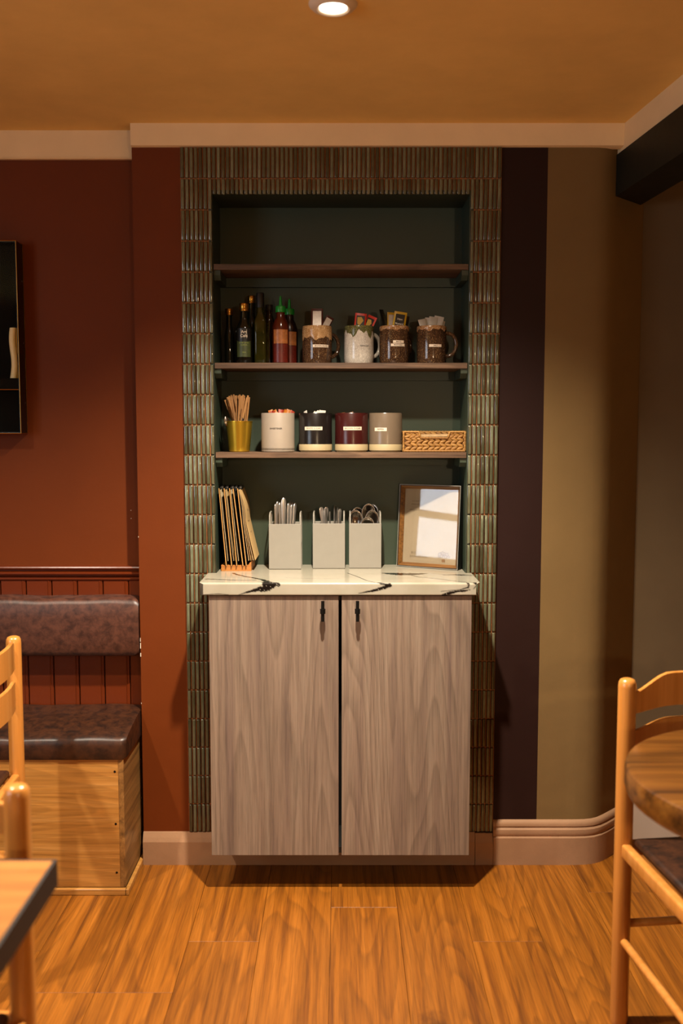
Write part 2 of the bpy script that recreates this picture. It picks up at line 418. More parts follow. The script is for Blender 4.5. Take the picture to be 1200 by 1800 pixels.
# ------------------------------------------------------------------ tiles
def tile_mesh(wd, h):
    bm = new(); n = 6; rings = []
    for zz, s, d in ((-h / 2, .86, .55), (-h / 2 + .0015, 1, .9), (-h / 2 + .004, 1, 1), (h / 2 - .004, 1, 1), (h / 2 - .0015, 1, .9), (h / 2, .86, .55)):
        ring = []
        for i in range(n + 1):
            a = PI * i / n
            ring.append((-math.cos(a) * wd / 2 * s, -.0015 - (.0058 * math.sin(a) ** .38) * d if 0 < i < n else -.0015, zz))
        rings.append(ring + [(wd / 2 * s, 0, zz), (-wd / 2 * s, 0, zz)])
    ring_loft(bm, rings); return mesh(bm, M_TILE, 50)
RZ, TOPZ = .0926, 2.2335
tm = tile_mesh(.0119, RZ - .0028); th = tile_mesh(.0119, .0450)
def grout(name, x0, x1, z0, z1, label):
    bm = new(); box(bm, x0, x1, -.0038, 0, z0, z1); return struct(name, bm, M_GROUT, label)
def jit(v): return v + random.uniform(-.0003, .0003)
for name, x0, x1, lab in (('trim_5', -.487, -.391, 'column of glazed finger tiles left of the niche'), ('trim_6', .389, .4835, 'column of glazed finger tiles right of the niche')):
    g = grout(name, x0, x1, .1057, TOPZ - RZ, lab); p = (x1 - x0) / 7
    for r in range(1, 23):
        zc = TOPZ - RZ * (r + .5)
        for i in range(7):
            piece('tile', tm, g, (jit(x0 + p * (i + .5)), random.uniform(-.0025, -.0012), jit(zc)), (0, random.uniform(-.006, .006), random.uniform(-.05, .05)))
g = grout('trim_7', -.487, .4835, TOPZ - RZ, TOPZ, 'band of glazed finger tiles over the niche')
p = .9705 / 71
for i in range(71): piece('tile', tm, g, (jit(-.487 + p * (i + .5)), random.uniform(-.0025, -.0012), jit(TOPZ - RZ / 2)), (0, random.uniform(-.006, .006), random.uniform(-.05, .05)))
g = grout('trim_8', -.391, .389, NT, TOPZ - RZ, 'short cut finger tiles just above the niche')
p = .780 / 57
for i in range(57): piece('tile', th, g, (jit(-.391 + p * (i + .5)), random.uniform(-.0025, -.0012), jit(TOPZ - RZ - .0240)), (0, random.uniform(-.006, .006), random.uniform(-.05, .05)))

# ------------------------------------------------------------------ shelves, counter, cabinet
ordw = ('top', 'middle', 'bottom')
SH = (1.8880, 1.5900, 1.3155)
for i, z in enumerate(SH):
    t = thing('niche_shelf', '%s dark wood shelf in the green niche%s' % (ordw[i], (', bare above', ', holding bottles and mugs', ', holding pots and a basket')[i]), 'shelf', (0, 0, z), 0, 'shelves in the niche')
    bm = new(); box(bm, NL + .0015, NR - .0015, -.003, NB - .001, -.0175, 0, .0008, 1); obj('board', bm, M_SHELF, t)
    for s in (0, 1):
        xa, xb = (NL + .001, NL + .021) if s == 0 else (NR - .021, NR - .001)
        bm = new(); prism(bm, [(.004, -.0178), (NB - .022, -.0178), (NB - .022, -.046), (.022, -.046), (.004, -.032)], 'x', xa, xb); obj('cleat', bm, M_GREEN, t)
    bm = new(); box(bm, NL + .001, NR - .001, NB - .02, NB - .001, -.046, -.0178); obj('cleat', bm, M_GREEN, t)

CZ = .940                                                # worktop height
# veins of the quartz: centre lines on the unfolded top and front, with half widths (metres); v = depth on top, then -(drop) on the front
def quartz():
    F = -.208
    def T(px, py): return None
    V = []
    def vein(pts): V.append(pts)
    # (x, y on top  |  y = F - drop on the front face, half width)
    vein([(-.345, .02, .004), (-.332, -.03, .005), (-.300, -.075, .004), (-.262, -.115, .005), (-.235, -.145, .006), (-.222, -.175, .011), (-.212, -.200, .013), (-.205, -.214, .012), (-.222, -.224, .010), (-.248, -.228, .005), (-.282, -.237, .002), (-.300, -.244, .001)])
    vein([(-.222, -.205, .012), (-.195, -.208, .010), (-.185, -.211, .007)])
    vein([(-.403, -.135, .006), (-.370, -.140, .004), (-.330, -.152, .004), (-.290, -.158, .003), (-.255, -.155, .003)])
    vein([(-.02, .05, .001), (.01, .01, .002), (.03, -.04, .002), (.055, -.105, .0025), (.075, -.165, .002), (.10, -.200, .002), (.125, -.210, .004), (.140, -.213, .007), (.127, -.221, .005), (.100, -.229, .004), (.070, -.235, .002), (.05, -.239, .0008)])
    vein([(.118, .01, .008), (.145, -.015, .016), (.18, -.035, .022), (.215, -.035, .019), (.243, -.03, .012), (.265, -.02, .003)])
    vein([(.215, -.06, .003), (.235, -.095, .0022), (.29, -.135, .0018), (.345, -.185, .0018), (.372, -.209, .0025), (.370, -.221, .0025), (.345, -.228, .001), (.29, -.233, .0008)])
    vein([(.27, -.02, .001), (.33, -.05, .001), (.40, -.075, .001)]); vein([(.315, -.05, .003), (.35, -.048, .008), (.385, -.055, .006), (.41, -.06, .001)])
    vein([(.25, -.09, .0008), (.32, -.15, .001), (.37, -.19, .0016), (.392, -.206, .004), (.395, -.214, .0015), (.385, -.226, .001)])
    vein([(.295, -.243, .003), (.315, -.239, .005), (.333, -.233, .003), (.36, -.231, .003), (.375, -.228, .001)])
    vein([(-.17, -.11, .0008), (-.10, -.12, .0008), (.0, -.125, .0008)]); vein([(-.42, -.245, .001), (-.36, -.240, .001), (-.33, -.243, .001)])
    x0, x1, n = -.4155, .4045, 410
    rows = []                                            # (v, y, z)
    for y in np.linspace(-.009, F + .004, 66): rows.append((y, y, CZ))
    rows += [(F + .0015, F + .0012, CZ - .0012), (F, F, CZ - .004)]
    for d in np.linspace(.0065, .0345, 14): rows.append((F - d, F, CZ - d))
    rows += [(F - .036, F + .001, CZ - .0362), (F - .037, F + .004, CZ - .037), (F - .05, -.009, CZ - .037)]
    xs = np.linspace(x0, x1, n)
    U, VV = np.meshgrid(xs, np.array([r[0] for r in rows]))
    def rough(u, v, s):
        return (np.sin(u * 310 * s + 2.1 * np.sin(v * 170 * s)) + np.sin(v * 370 * s + 1.7 * np.sin(u * 230 * s + 1)) + .6 * np.sin(u * 720 * s + v * 510 * s)) / 2.6
    val = np.zeros_like(U)
    nz = rough(U, VV, 1.0)
    for pts in V:
        for (ax, ay, ar), (bx, by, br) in zip(pts, pts[1:]):
            dx, dy = bx - ax, by - ay; L = dx * dx + dy * dy
            t = np.clip(((U - ax) * dx + (VV - ay) * dy) / L, 0, 1)
            d = np.hypot(U - ax - t * dx, VV - ay - t * dy); r = ar + (br - ar) * t
            val = np.maximum(val, np.clip(.5 + (r * (1 + .28 * nz) - d) / .0022, 0, 1))
    holes = (rough(U + .13, VV - .2, 1.7) > .80)
    val = np.where(holes & (val > .9) & (np.abs(VV) < .3), .12, val)
    verts = [(float(x), r[1], r[2]) for r in rows for x in xs]
    # round the two front corners in plan
    rc = .012; out = []
    for (x, y, z) in verts:
        lim = F + rc
        if y < lim:
            k = rc - math.sqrt(max(0, rc * rc - min(rc, lim - y) ** 2))
            x = max(x0 + k, min(x1 - k, x))
        out.append((x, y, z))
    faces = [(j * n + i, j * n + i + 1, (j + 1) * n + i + 1, (j + 1) * n + i) for j in range(len(rows) - 1) for i in range(n - 1)]
    # ends and back
    m = len(rows); faces.append([j * n for j in range(m)]); faces.append([j * n + n - 1 for j in range(m)][::-1]); faces.append([i for i in range(n)][::-1] + [(m - 1) * n + i for i in range(n)])
    me = bpy.data.meshes.new('slab'); me.from_pydata(out, [], faces); me.update()
    at = me.attributes.new('vein', 'FLOAT', 'POINT'); at.data.foreach_set('value', val.astype(np.float32).ravel())
    me.shade_smooth(); me.set_sharp_from_angle(angle=R(50))
    q = N('quartz'); a = q.n('ShaderNodeAttribute', attribute_name='vein')
    base = q.ramp(q.noise(q.coords(), 12, 4), [(.3, srgb('97917f')), (.7, srgb('a39c8c'))])
    q.l(q.mix(a.outputs['Fac'], base, srgb('14100e')), q.b.inputs['Base Color']); q.b.inputs['Roughness'].default_value = .16
    return me, q.m
me, M_QUARTZ = quartz()
wt = thing('worktop', 'white quartz worktop with black flowing veins on the grey cabinet', 'worktop', (0, 0, 0))
obj('slab', me, M_QUARTZ, wt)
bm = new(); box(bm, NL + .0015, NR - .0015, -.0088, NB - .0012, CZ - .037, CZ); obj('inner_slab', bm, plain('quartz_plain', '9d9786', .16, 0, .03, 12), wt)

cab = thing('wall_cabinet', 'two-door grey ash cabinet under the quartz worktop', 'cabinet', (0, 0, 0))
bm = new(); box(bm, -.384, -.366, -.181, -.0095, .114, .902); box(bm, .360, .378, -.181, -.0095, .114, .902); box(bm, -.366, .360, -.181, -.0095, .114, .132); box(bm, -.366, .36, -.181, -.0095, .884, .902); box(bm, -.366, .36, -.02, -.0095, .132, .884)
obj('carcass', bm, M_BLACKP, cab)
for x0, x1, hx in ((-.3885, -.0085, -.0545), (.0005, .3815, .0465)):
    bm = new(); box(bm, x0, x1, -.200, -.1825, .1145, .9005, .0008, 1); d = obj('door', bm, M_DOOR, cab)
    bm = new(); tube(bm, [(hx, -.222, .829), (hx, -.222, .889)], .0050, 12); tube(bm, [(hx, -.222, .852), (hx, -.222, .866)], .0078, 12); tube(bm, [(hx, -.200, .859), (hx, -.221, .859)], .0045, 10)
    tag(obj('handle', bm, M_BLACK, d, 40), 'black T-bar handle')

# ------------------------------------------------------------------ recessed ceiling lights, two of them added as unseen fill
for i, ((x, y), pw) in enumerate(DOWNLIGHTS):
    lab = ('round white recessed ceiling light above the cabinet', 'round ceiling light over the bench side of the room', 'added unseen fill ceiling light behind the camera', 'added unseen fill ceiling light over the right hand tables')[i]
    t = thing('ceiling_light', lab, 'light', (x, y, 2.30))
    bm = new(); lathe(bm, [(.030, -.001), (.031, -.010), (.035, -.0125), (.046, -.009), (.0525, -.003), (.053, 0)], 36, cap0=False, cap1=False); obj('bezel', bm, plain('bezel_white', 'e2d2ba', .4), t, 40)
    bm = new(); lathe(bm, [(.001, -.0045), (.029, -.0045), (.0305, -.002)], 32, cap1=False); obj('lamp_face', bm, emit('lamp_glow', (1, .86, .68, 1), 9), t)
    light('ceiling_light_beam', 'SPOT', (0, 0, -.02), (0, 0, 0), pw, WARM, spot_size=R(124), spot_blend=1.0, shadow_soft_size=.028).parent = t

pd = thing('fill_pendant', 'added unseen fill pendant with an open drum shade over the back of the room', 'lamp', (1.0, -4.5, 1.75))  # added lamp, unseen behind the camera, gives warm frontal fill
bm = new(); lathe(bm, [(.17, -.12), (.17, .10)], 32, cap0=False, cap1=False); obj('lamp_shade', bm, plain('shade_linen', 'b08850', .8), pd)
bm = new(); lathe(bm, [(.004, .05), (.004, .55)], 8); obj('cord', bm, M_BLACK, pd)
bm = new(); lathe(bm, [(.001, -.05), (.025, -.035), (.03, -.01), (.014, .03), (.014, .06)], 16); obj('bulb', bm, emit('bulb_glow', (1, .75, .45, 1), 12), pd)
light('fill_pendant_light', 'POINT', (0, 0, -.16), (0, 0, 0), PENDANT_FILL_POWER, (1.0, .74, .44), shadow_soft_size=.05).parent = pd

# ------------------------------------------------------------------ alcove: panelling, rail, bench, display case
XA = -1.95
bm = new(); box(bm, XA, -.634, YW - .004, YW, .30, .91); pan = struct('trim_9', bm, plain('groove_dark', '2a120a', .7), 'rust painted tongue-and-groove panelling behind the bench')
bm = new(); bw = .0818
box(bm, -bw / 2 + .0016, bw / 2 - .0016, -.009, 0, 0, .60, .0018, 1); box(bm, bw / 2 - .0130, bw / 2 - .0075, -.0112, -.004, 0, .60, .0022, 1)
wb = mesh(bm, M_RUSTG)
x = -.6801 + bw / 2 - bw * 0
k = 0
while x - bw * k > XA: piece('panel_board', wb, pan, (x - bw * k - 0.0, YW - .003, .305)); k += 1
bm = new(); prism(bm, [(YW, .905), (YW - .012, .905), (YW - .017, .910), (YW - .017, .916), (YW - .012, .919), (YW - .019, .922), (YW - .026, .928), (YW - .026, .933), (YW - .018, .937), (YW - .018, .940), (YW - .028, .944), (YW - .030, .948), (YW - .028, .952), (YW - .010, .953), (YW, .953)], 'x', XA, -.6345)
struct('trim_10', bm, M_RUSTG, 'rust painted moulded dado rail', smooth=25)

bn = thing('bench', 'oak-fronted bench with brown leather seat in the alcove', 'bench', (-1.2, -.08, 0))
ox, oy = 1.2, .08
bm = new(); box(bm, XA + ox, -.662 + ox, -.208 + oy, -.192 + oy, .02, .412, .0006, 1); fp = obj('front_panel', bm, M_BENCH, bn)
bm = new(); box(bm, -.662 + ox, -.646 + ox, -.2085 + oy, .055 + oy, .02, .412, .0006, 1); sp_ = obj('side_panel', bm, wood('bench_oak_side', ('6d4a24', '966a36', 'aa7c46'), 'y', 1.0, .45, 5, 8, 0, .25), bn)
bm = new(); box(bm, XA + ox, -.640 + ox, -.222 + oy, -.208 + oy, 0, .0195, .002, 1); box(bm, -.646 + ox, -.634 + ox, -.222 + oy, .06 + oy, 0, .0195, .002, 1); obj('skirt', bm, M_BENCH, bn)
for (sx, sz) in ((-.672, .375), (-.672, .215), (-.672, .065)):
    bm = new(); lathe(bm, [(.0035, 0), (.0035, .0008)], 10); o = obj('screw', bm, M_BLACK, fp, loc=(sx + ox, -.2079 + oy, sz), rot=(R(90), 0, 0))
for (sy, sz) in ((.03, .33), (.035, .20), (.03, .09)):
    bm = new(); lathe(bm, [(.0028, 0), (.0028, .0008)], 10); o = obj('screw', bm, M_STEEL, sp_, loc=(-.6462 + ox, sy + oy, sz), rot=(0, R(90), 0))
def cushion(x0, x1, prof, bulge=.004, nx=40):
    """prof: closed (y,z) outline; ends pillowed"""
    bm = new(); rings = []; cy = sum(p[0] for p in prof) / len(prof); cz = sum(p[1] for p in prof) / len(prof)
    L = x1 - x0
    for i in range(nx + 1):
        t = i / nx; t = t ** .5 if False else t
        x = x0 + L * t; e = min(x - x0, x1 - x)
        s = 1 - .16 * max(0, 1 - e / .018) ** 2.5 if e < .018 else 1.0
        wob = .0016 * math.sin(x * 17) + .001 * math.sin(x * 43 + 1)
        rings.append([(x, cy + (p[0] - cy) * s, cz + (p[1] - cz) * s + wob * (1 if p[1] > cz else 0)) for p in prof])
    # extra rings close to the ends for the rounded corners
    ring_loft(bm, rings); return bm
def rings_x(x0, x1, n, prof, sink=.16, edge=.02):
    bm = new(); rings = []; cy = sum(p[0] for p in prof) / len(prof); cz = sum(p[1] for p in prof) / len(prof)
    xs = [0, .002, .006, .011, .016, edge] ; xs = [x0 + a for a in xs] + list(np.linspace(x0 + edge + .02, x1 - edge - .02, n)) + [x1 - a for a in xs[::-1]]
    for x in xs:
        e = min(x - x0, x1 - x); s = 1 - sink * max(0, 1 - e / edge) ** 2
        wob = .0015 * math.sin(x * 17) + .001 * math.sin(x * 41 + 1)
        rings.append([(x, cy + (p[0] - cy) * s, cz + (p[1] - cz) * s + (wob if p[1] > cz else 0)) for p in prof])
    ring_loft(bm, rings); return bm
seat = [(-.213, .4125), (-.216, .425), (-.216, .455), (-.213, .468), (-.207, .4755), (-.196, .479), (-.15, .487), (-.05, .500), (.02, .504), (.052, .504), (.056, .498), (.056, .4125)]
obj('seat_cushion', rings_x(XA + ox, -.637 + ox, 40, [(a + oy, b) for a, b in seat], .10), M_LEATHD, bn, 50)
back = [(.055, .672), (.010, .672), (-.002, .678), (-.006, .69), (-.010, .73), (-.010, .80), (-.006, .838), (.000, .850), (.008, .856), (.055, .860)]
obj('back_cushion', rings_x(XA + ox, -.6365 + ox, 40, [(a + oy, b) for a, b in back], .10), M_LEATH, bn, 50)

dc = thing('display_case', 'black glass-fronted wall case with thin gold edges above the bench', 'display case', (-1.22, YW, 1.374))
X1 = .228; X0 = -.24; DZ = .585; DY = -.065
bm = new(); box(bm, X0, X1, -.004, 0, 0, DZ); obj('back_panel', bm, plain('case_black', '12110e', .9, spec=.08), dc)
bm = new(); box(bm, X1 - .004, X1, DY + .002, -.004, .004, DZ - .004); box(bm, X0, X0 + .004, DY + .002, -.004, .004, DZ - .004); box(bm, X0, X1, DY + .002, -.004, DZ - .004, DZ); box(bm, X0, X1, DY + .002, -.004, 0, .004); obj('side_panel', bm, plain('black_lacquer', '0f0f0d', .25), dc)
bm = new()
for xx in (X0, X1):
    tube(bm, [(xx, DY, 0), (xx, DY, DZ)], .0011, 6); tube(bm, [(xx, 0 - .002, 0), (xx, -.002, DZ)], .0011, 6)
for zz in (0, DZ): tube(bm, [(X0, DY, zz), (X1, DY, zz)], .0011, 6); tube(bm, [(X1, DY, zz), (X1, -.002, zz)], .0011, 6)
tube(bm, [(X0, DY + .004, .135), (X1 - .004, DY + .004, .135)], .0011, 6)
tag(obj('edge_strip', bm, M_GOLD, dc), 'thin gold edges')
bm = new(); box(bm, X0 + .004, X1 - .004, DY + .006, -.004, .132, .170); obj('inner_shelf', bm, plain('case_shelf_black', '12110e', .9, spec=.08), dc)
for zz in (.095, .28, .47):
    bm = new(); vs = [bm.verts.new(Vector((X1 + .0006, -.018 + p.x, zz + p.y))) for p in circ(.0022, 0, 8)]
    bm.faces.new(vs); obj('stud', bm, M_STEEL, dc)
bm = new(); box(bm, X0 + .002, X1 - .002, DY, DY + .0015, .002, DZ - .002); obj('glass', bm, pane_mat('case_glass', .1), dc)
def wavy(name, label, x0, wd, mat):  # solid wavy slabs shaped as a curtain reflection in the case glass
    t = thing(name, label, 'reflection shape', (x0, YW - .035, 1.374 + .1705))
    bm = new(); rings = []
    for i in range(15):
        z = .155 * i / 14; dx = .004 * math.sin(i * .42) + .0003 * i * 1.2
        rings.append([(dx + wd * .5 * math.cos(a), .010 * math.sin(a), z) for a in np.linspace(0, 2 * PI, 13)[:-1]])
    ring_loft(bm, rings); obj('slab', bm, mat, t, 40)
wavy('wavy_reflection', 'cream wavy upright slab shaped as a curtain reflection in the black wall case', -1.021, .020, plain('cream_reflection', 'ecd9a0', .4))
wavy('wavy_reflection', 'thin mustard wavy reflection slab beside the cream one in the wall case', -1.004, .010, plain('mustard_reflection', 'b8862a', .4))

# ------------------------------------------------------------------ chairs and tables
def make_chair(label, loc, rz):
    t = thing('dining_chair', label, 'chair', loc, rz)
    w2, dp, top = .2, .36, .822
    for s in (-1, 1):
        bm = new(); lathe(bm, [(.0185, 0), (.0205, .01), (.0205, top - .02), (.0195, top - .010), (.0160, top - .0035), (.010, top - .0008), (.003, top)], 20, s * w2, 0); obj('back_post', bm, M_CHAIR, t, 50)
        bm = new(); lathe(bm, [(.0185, 0), (.0205, .01), (.0205, .44), (.018, .449), (.010, .452)], 20, s * w2, -dp); obj('front_leg', bm, M_CHAIR, t, 50)
        bm = new(); box(bm, s * w2 - .011, s * w2 + .011, -dp + .012, -.012, .405, .4385, .006, 3); obj('side_rail', bm, M_CHAIR, t, 50)
        bm = new(); tube(bm, [(s * w2, -dp + .01, .204), (s * w2, -.01, .204)], .0095, 12); obj('stretcher', bm, M_CHAIR, t, 50)
    for y, z in ((0, .240), (-dp, .26)):
        bm = new(); tube(bm, [(-w2 + .01, y, z), (w2 - .01, y, z)], .0095, 12); obj('stretcher', bm, M_CHAIR, t, 50)
    for y in (0, -dp):
        bm = new(); box(bm, -w2 + .015, w2 - .015, y - .011, y + .011, .405, .4385, .006, 3); obj('seat_rail', bm, M_CHAIR, t, 50)
    # two bowed ladder slats with an arched upper edge
    for za, zb, arch in ((.738, .787, .040), (.630, .698, .022)):
        bm = new(); rings = []
        for i in range(25):
            u = -1 + 2 * i / 24; x = u * (w2 - .008); y = .034 * (1 - u * u) - .002
            f = min(1, max(0, (1 - abs(u)) / .55)); f = f * f * (3 - 2 * f)
            zt = zb + arch * f; zl = za + .010 * f
            ty = .0055
            rings.append([(x, y - ty, zl + .002), (x, y - ty, zt - .002), (x, y - ty + .002, zt), (x, y + ty - .002, zt), (x, y + ty, zt - .002), (x, y + ty, zl + .002), (x, y + ty - .002, zl), (x, y - ty + .002, zl)])
        ring_loft(bm, rings); obj('slat', bm, M_CHAIR, t, 35)
    bm = new(); vs = box(bm, -w2 + .016, w2 - .016, -dp + .014, -.014, .43, .452, .010, 3); obj('seat_pad', bm, M_LEATHD, t, 50)
    return t
TH = R(6.5)
pr = Vector((.651, -.838, 0)) + Vector((.2 * math.cos(TH), .2 * math.sin(TH), 0))
make_chair('orange beech ladder-back chair behind the round wooden table', pr, TH)
ta = R(-87)
make_chair('beech ladder-back chair standing in front of the bench', Vector((-.90, -.385, 0)) - Vector((-.2 * math.cos(ta), -.2 * math.sin(ta), 0)), ta)
make_chair('beech chair pushed under the square table, post by its corner', Vector((-.718, -1.500, 0)), 0)

t = thing('dining_table', 'round dark-grained wooden table in front of the beech chair', 'table', (.845, -1.27, 0))
bm = new(); lathe(bm, [(.20, .694), (.30, .694), (.308, .700), (.312, .712), (.312, .740), (.309, .7475), (.302, .75)], 72); obj('tabletop', bm, M_TABLE, t, 40)
bm = new(); lathe(bm, [(.125, 0), (.125, .012), (.05, .03), (.035, .06), (.035, .66), (.11, .680), (.11, .6935)], 28); obj('pedestal', bm, M_BLACK, t, 40)
t = thing('dining_table', 'square oak table with dark underside, its corner cut by the left edge', 'table', (-.80, -2.0, 0))
bm = new(); box(bm, -.355, .373, -.355, .382, .710, .75, .001, 1); obj('tabletop', bm, M_TABLE2, t)
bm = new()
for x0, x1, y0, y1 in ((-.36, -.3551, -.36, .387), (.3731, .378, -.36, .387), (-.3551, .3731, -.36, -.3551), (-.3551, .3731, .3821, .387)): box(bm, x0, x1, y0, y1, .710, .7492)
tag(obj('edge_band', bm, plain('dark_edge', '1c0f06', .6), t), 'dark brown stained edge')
bm = new(); lathe(bm, [(.125, 0), (.125, .012), (.05, .03), (.035, .06), (.035, .66), (.11, .690), (.11, .7115)], 28); obj('pedestal', bm, M_BLACK, t, 40)

# ------------------------------------------------------------------ middle shelf: bottles and mugs
Z2 = SH[1] + .0002
def bottle(label, x, y, r, hb, hn, rn, ht, mat, e=2.0, capmat=None, cap=None, group='bottles on the middle shelf'):
    t = thing('bottle', label, 'bottle', (x, y, Z2), 0, None)
    pf = [(r * .93, 0, e), (r, .004, e), (r, hb, e)]
    for k in (.2, .45, .7, .9, 1): pf.append((r + (rn - r) * (.5 - .5 * math.cos(PI * k)), hb + (hn - hb) * k, e + (2 - e) * k))
    pf += [(rn, ht, 2.0)]
    bm = new(); lathe(bm, pf, 32); obj('body', bm, mat, t, 50)
    if cap:
        bm = new(); c0, c1, rc = cap
        lathe(bm, [(rc, c0), (rc, c0 + .003), (rc * .96, c0 + .004), (rc * .96, c0 + .0055), (rc, c0 + .0065), (rc, c1 - .002), (rc * .93, c1)], 24); obj('cap', bm, capmat, t, 40)
    return t
G_DARK = plain('dark_bottle_glass', '100f0a', .08); G_OLIVE = glass_mat('olive_glass', '4c4a16', .04, .75)
bottle('narrow dark bottle with gold cap, leftmost on the middle shelf', -.3545, .095, .0155, .085, .125, .0095, .160, G_DARK, 2, M_GOLD, (.155, .1745, .0125))
t = bottle('dark olive oil bottle with green label and gold cap', -.3030, .052, .0258, .105, .142, .0125, .166, G_DARK, 2, M_GOLD, (.162, .1855, .0155))
bm = new(); cyl_patch(bm, .0263, 0, .048, .020, .070, 10); lb = obj('label', bm, plain('green_label', '3c4420', .45, 0, .3, 60), t, 40)
bm = new(); cyl_patch(bm, .0265, 0, .044, .068, .108, 10); lb2 = obj('label', bm, plain('black_label', '100e0c', .4), t, 40)
bm = new()
for a, b, c, d in ((-.0095, .0095, .077, .0781), (-.0095, .0095, .1035, .1046), (-.0095, -.0086, .0781, .1035), (.0086, .0095, .0781, .1035)):
    vs = [bm.verts.new(on_cyl(.02675, .05, 0)(u, v)) for u, v in ((a, c), (b, c), (b, d), (a, d))]; bm.faces.new(vs)
CREAMINK = plain('cream_ink', 'd8cbb4', .5); obj('label_border', bm, CREAMINK, lb2)
for s, z in (('Art', .0965), ('Café', .0845)): obj('lettering', text_mesh(s, .0125, on_cyl(.0268, .05, z), 1, CREAMINK, .0002), None, lb2)
LIME = plain('lime_ink', '9aa84a', .5)
for s, z, sz in (('EXTRA VIRGIN', .0630, .0046), ('OLIVE OIL', .0565, .0050), ('500 ml', .034, .004)): obj('lettering', text_mesh(s, sz, on_cyl(.0265, .05, z), 1, LIME), None, lb)
bottle('gold-capped dark bottle half hidden behind the olive oil bottle', -.2865, .125, .0180, .110, .160, .0110, .200, G_DARK, 2, M_GOLD, (.196, .2190, .0125))
t = bottle('tall square green glass oil bottle with a long dark neck', -.2540, .068, .0190, .128, .160, .0120, .205, G_OLIVE, 6)
bm = new(); lathe(bm, [(.0128, .175), (.0128, .218), (.0115, .2205)], 20); obj('cap', bm, M_BLACKP, t, 40)
bottle('dark bottle with tan label edge behind the chilli sauce', -.2300, .120, .0165, .135, .165, .0100, .178, plain('amber_dark', '241408', .1), 2, M_BLACKP, (.172, .19, .012))
def sauce(label, x, y, body):
    t = thing('sauce_bottle', label, 'bottle', (x, y, Z2), 0)
    bm = new(); lathe(bm, [(.0235, 0), (.0262, .005), (.0262, .105), (.0250, .118), (.0195, .134), (.0140, .144), (.0132, .162)], 28); obj('body', bm, body, t, 50)
    gm = plain('green_cap', '1a8a30', .35)
    bm = new(); lathe(bm, [(.0155, .1595), (.0160, .162), (.0160, .176), (.0145, .1785), (.0065, .1800), (.0048, .185), (.0040, .203), (.0022, .210)], 24); obj('squeeze_cap', bm, gm, t, 40)
    bm = new(); cyl_patch(bm, .0266, .05, .050, .062, .105, 12); a = tag(obj('label', bm, plain('orange_label', '9a5c2c', .4, 0, .35, 90), t, 40), 'orange upper label')
    bm = new(); cyl_patch(bm, .0266, .05, .050, .004, .061, 12); b = tag(obj('label', bm, plain('red_label', '56150b', .35, 0, .25, 60), t, 40), 'red lower label')
    cream = plain('label_print', 'd8b48a', .5)
    bm = new()
    for z in (.100, .097, .094, .091, .088, .085, .080, .077, .074, .070):
        L = random.uniform(.012, .019)
        vs = [bm.verts.new(on_cyl(.0268, .12, 0)(u, v)) for u, v in ((-L, z), (L, z), (L, z + .0010), (-L, z + .0010))]; bm.faces.new(vs)
    obj('print', bm, cream, a)
    bm = new()
    for z in (.055, .050, .043, .034, .028, .020, .013):
        L = random.uniform(.008, .017)
        vs = [bm.verts.new(on_cyl(.0268, .12, 0)(u, v)) for u, v in ((-L, z), (L, z), (L, z + .0010), (-L, z + .0010))]; bm.faces.new(vs)
    obj('print', bm, plain('pale_print', 'c07a60', .5), b)
M_SAUCE = plain('chilli_sauce', '48180a', .15); M_SAUCED = plain('dark_sauce', '1c0c08', .25)
sauce('red chilli sauce bottle with green nozzle cap in front', -.1900, .060, M_SAUCE)
sauce('darker chilli sauce bottle standing behind the front one', -.1660, .128, M_SAUCED)

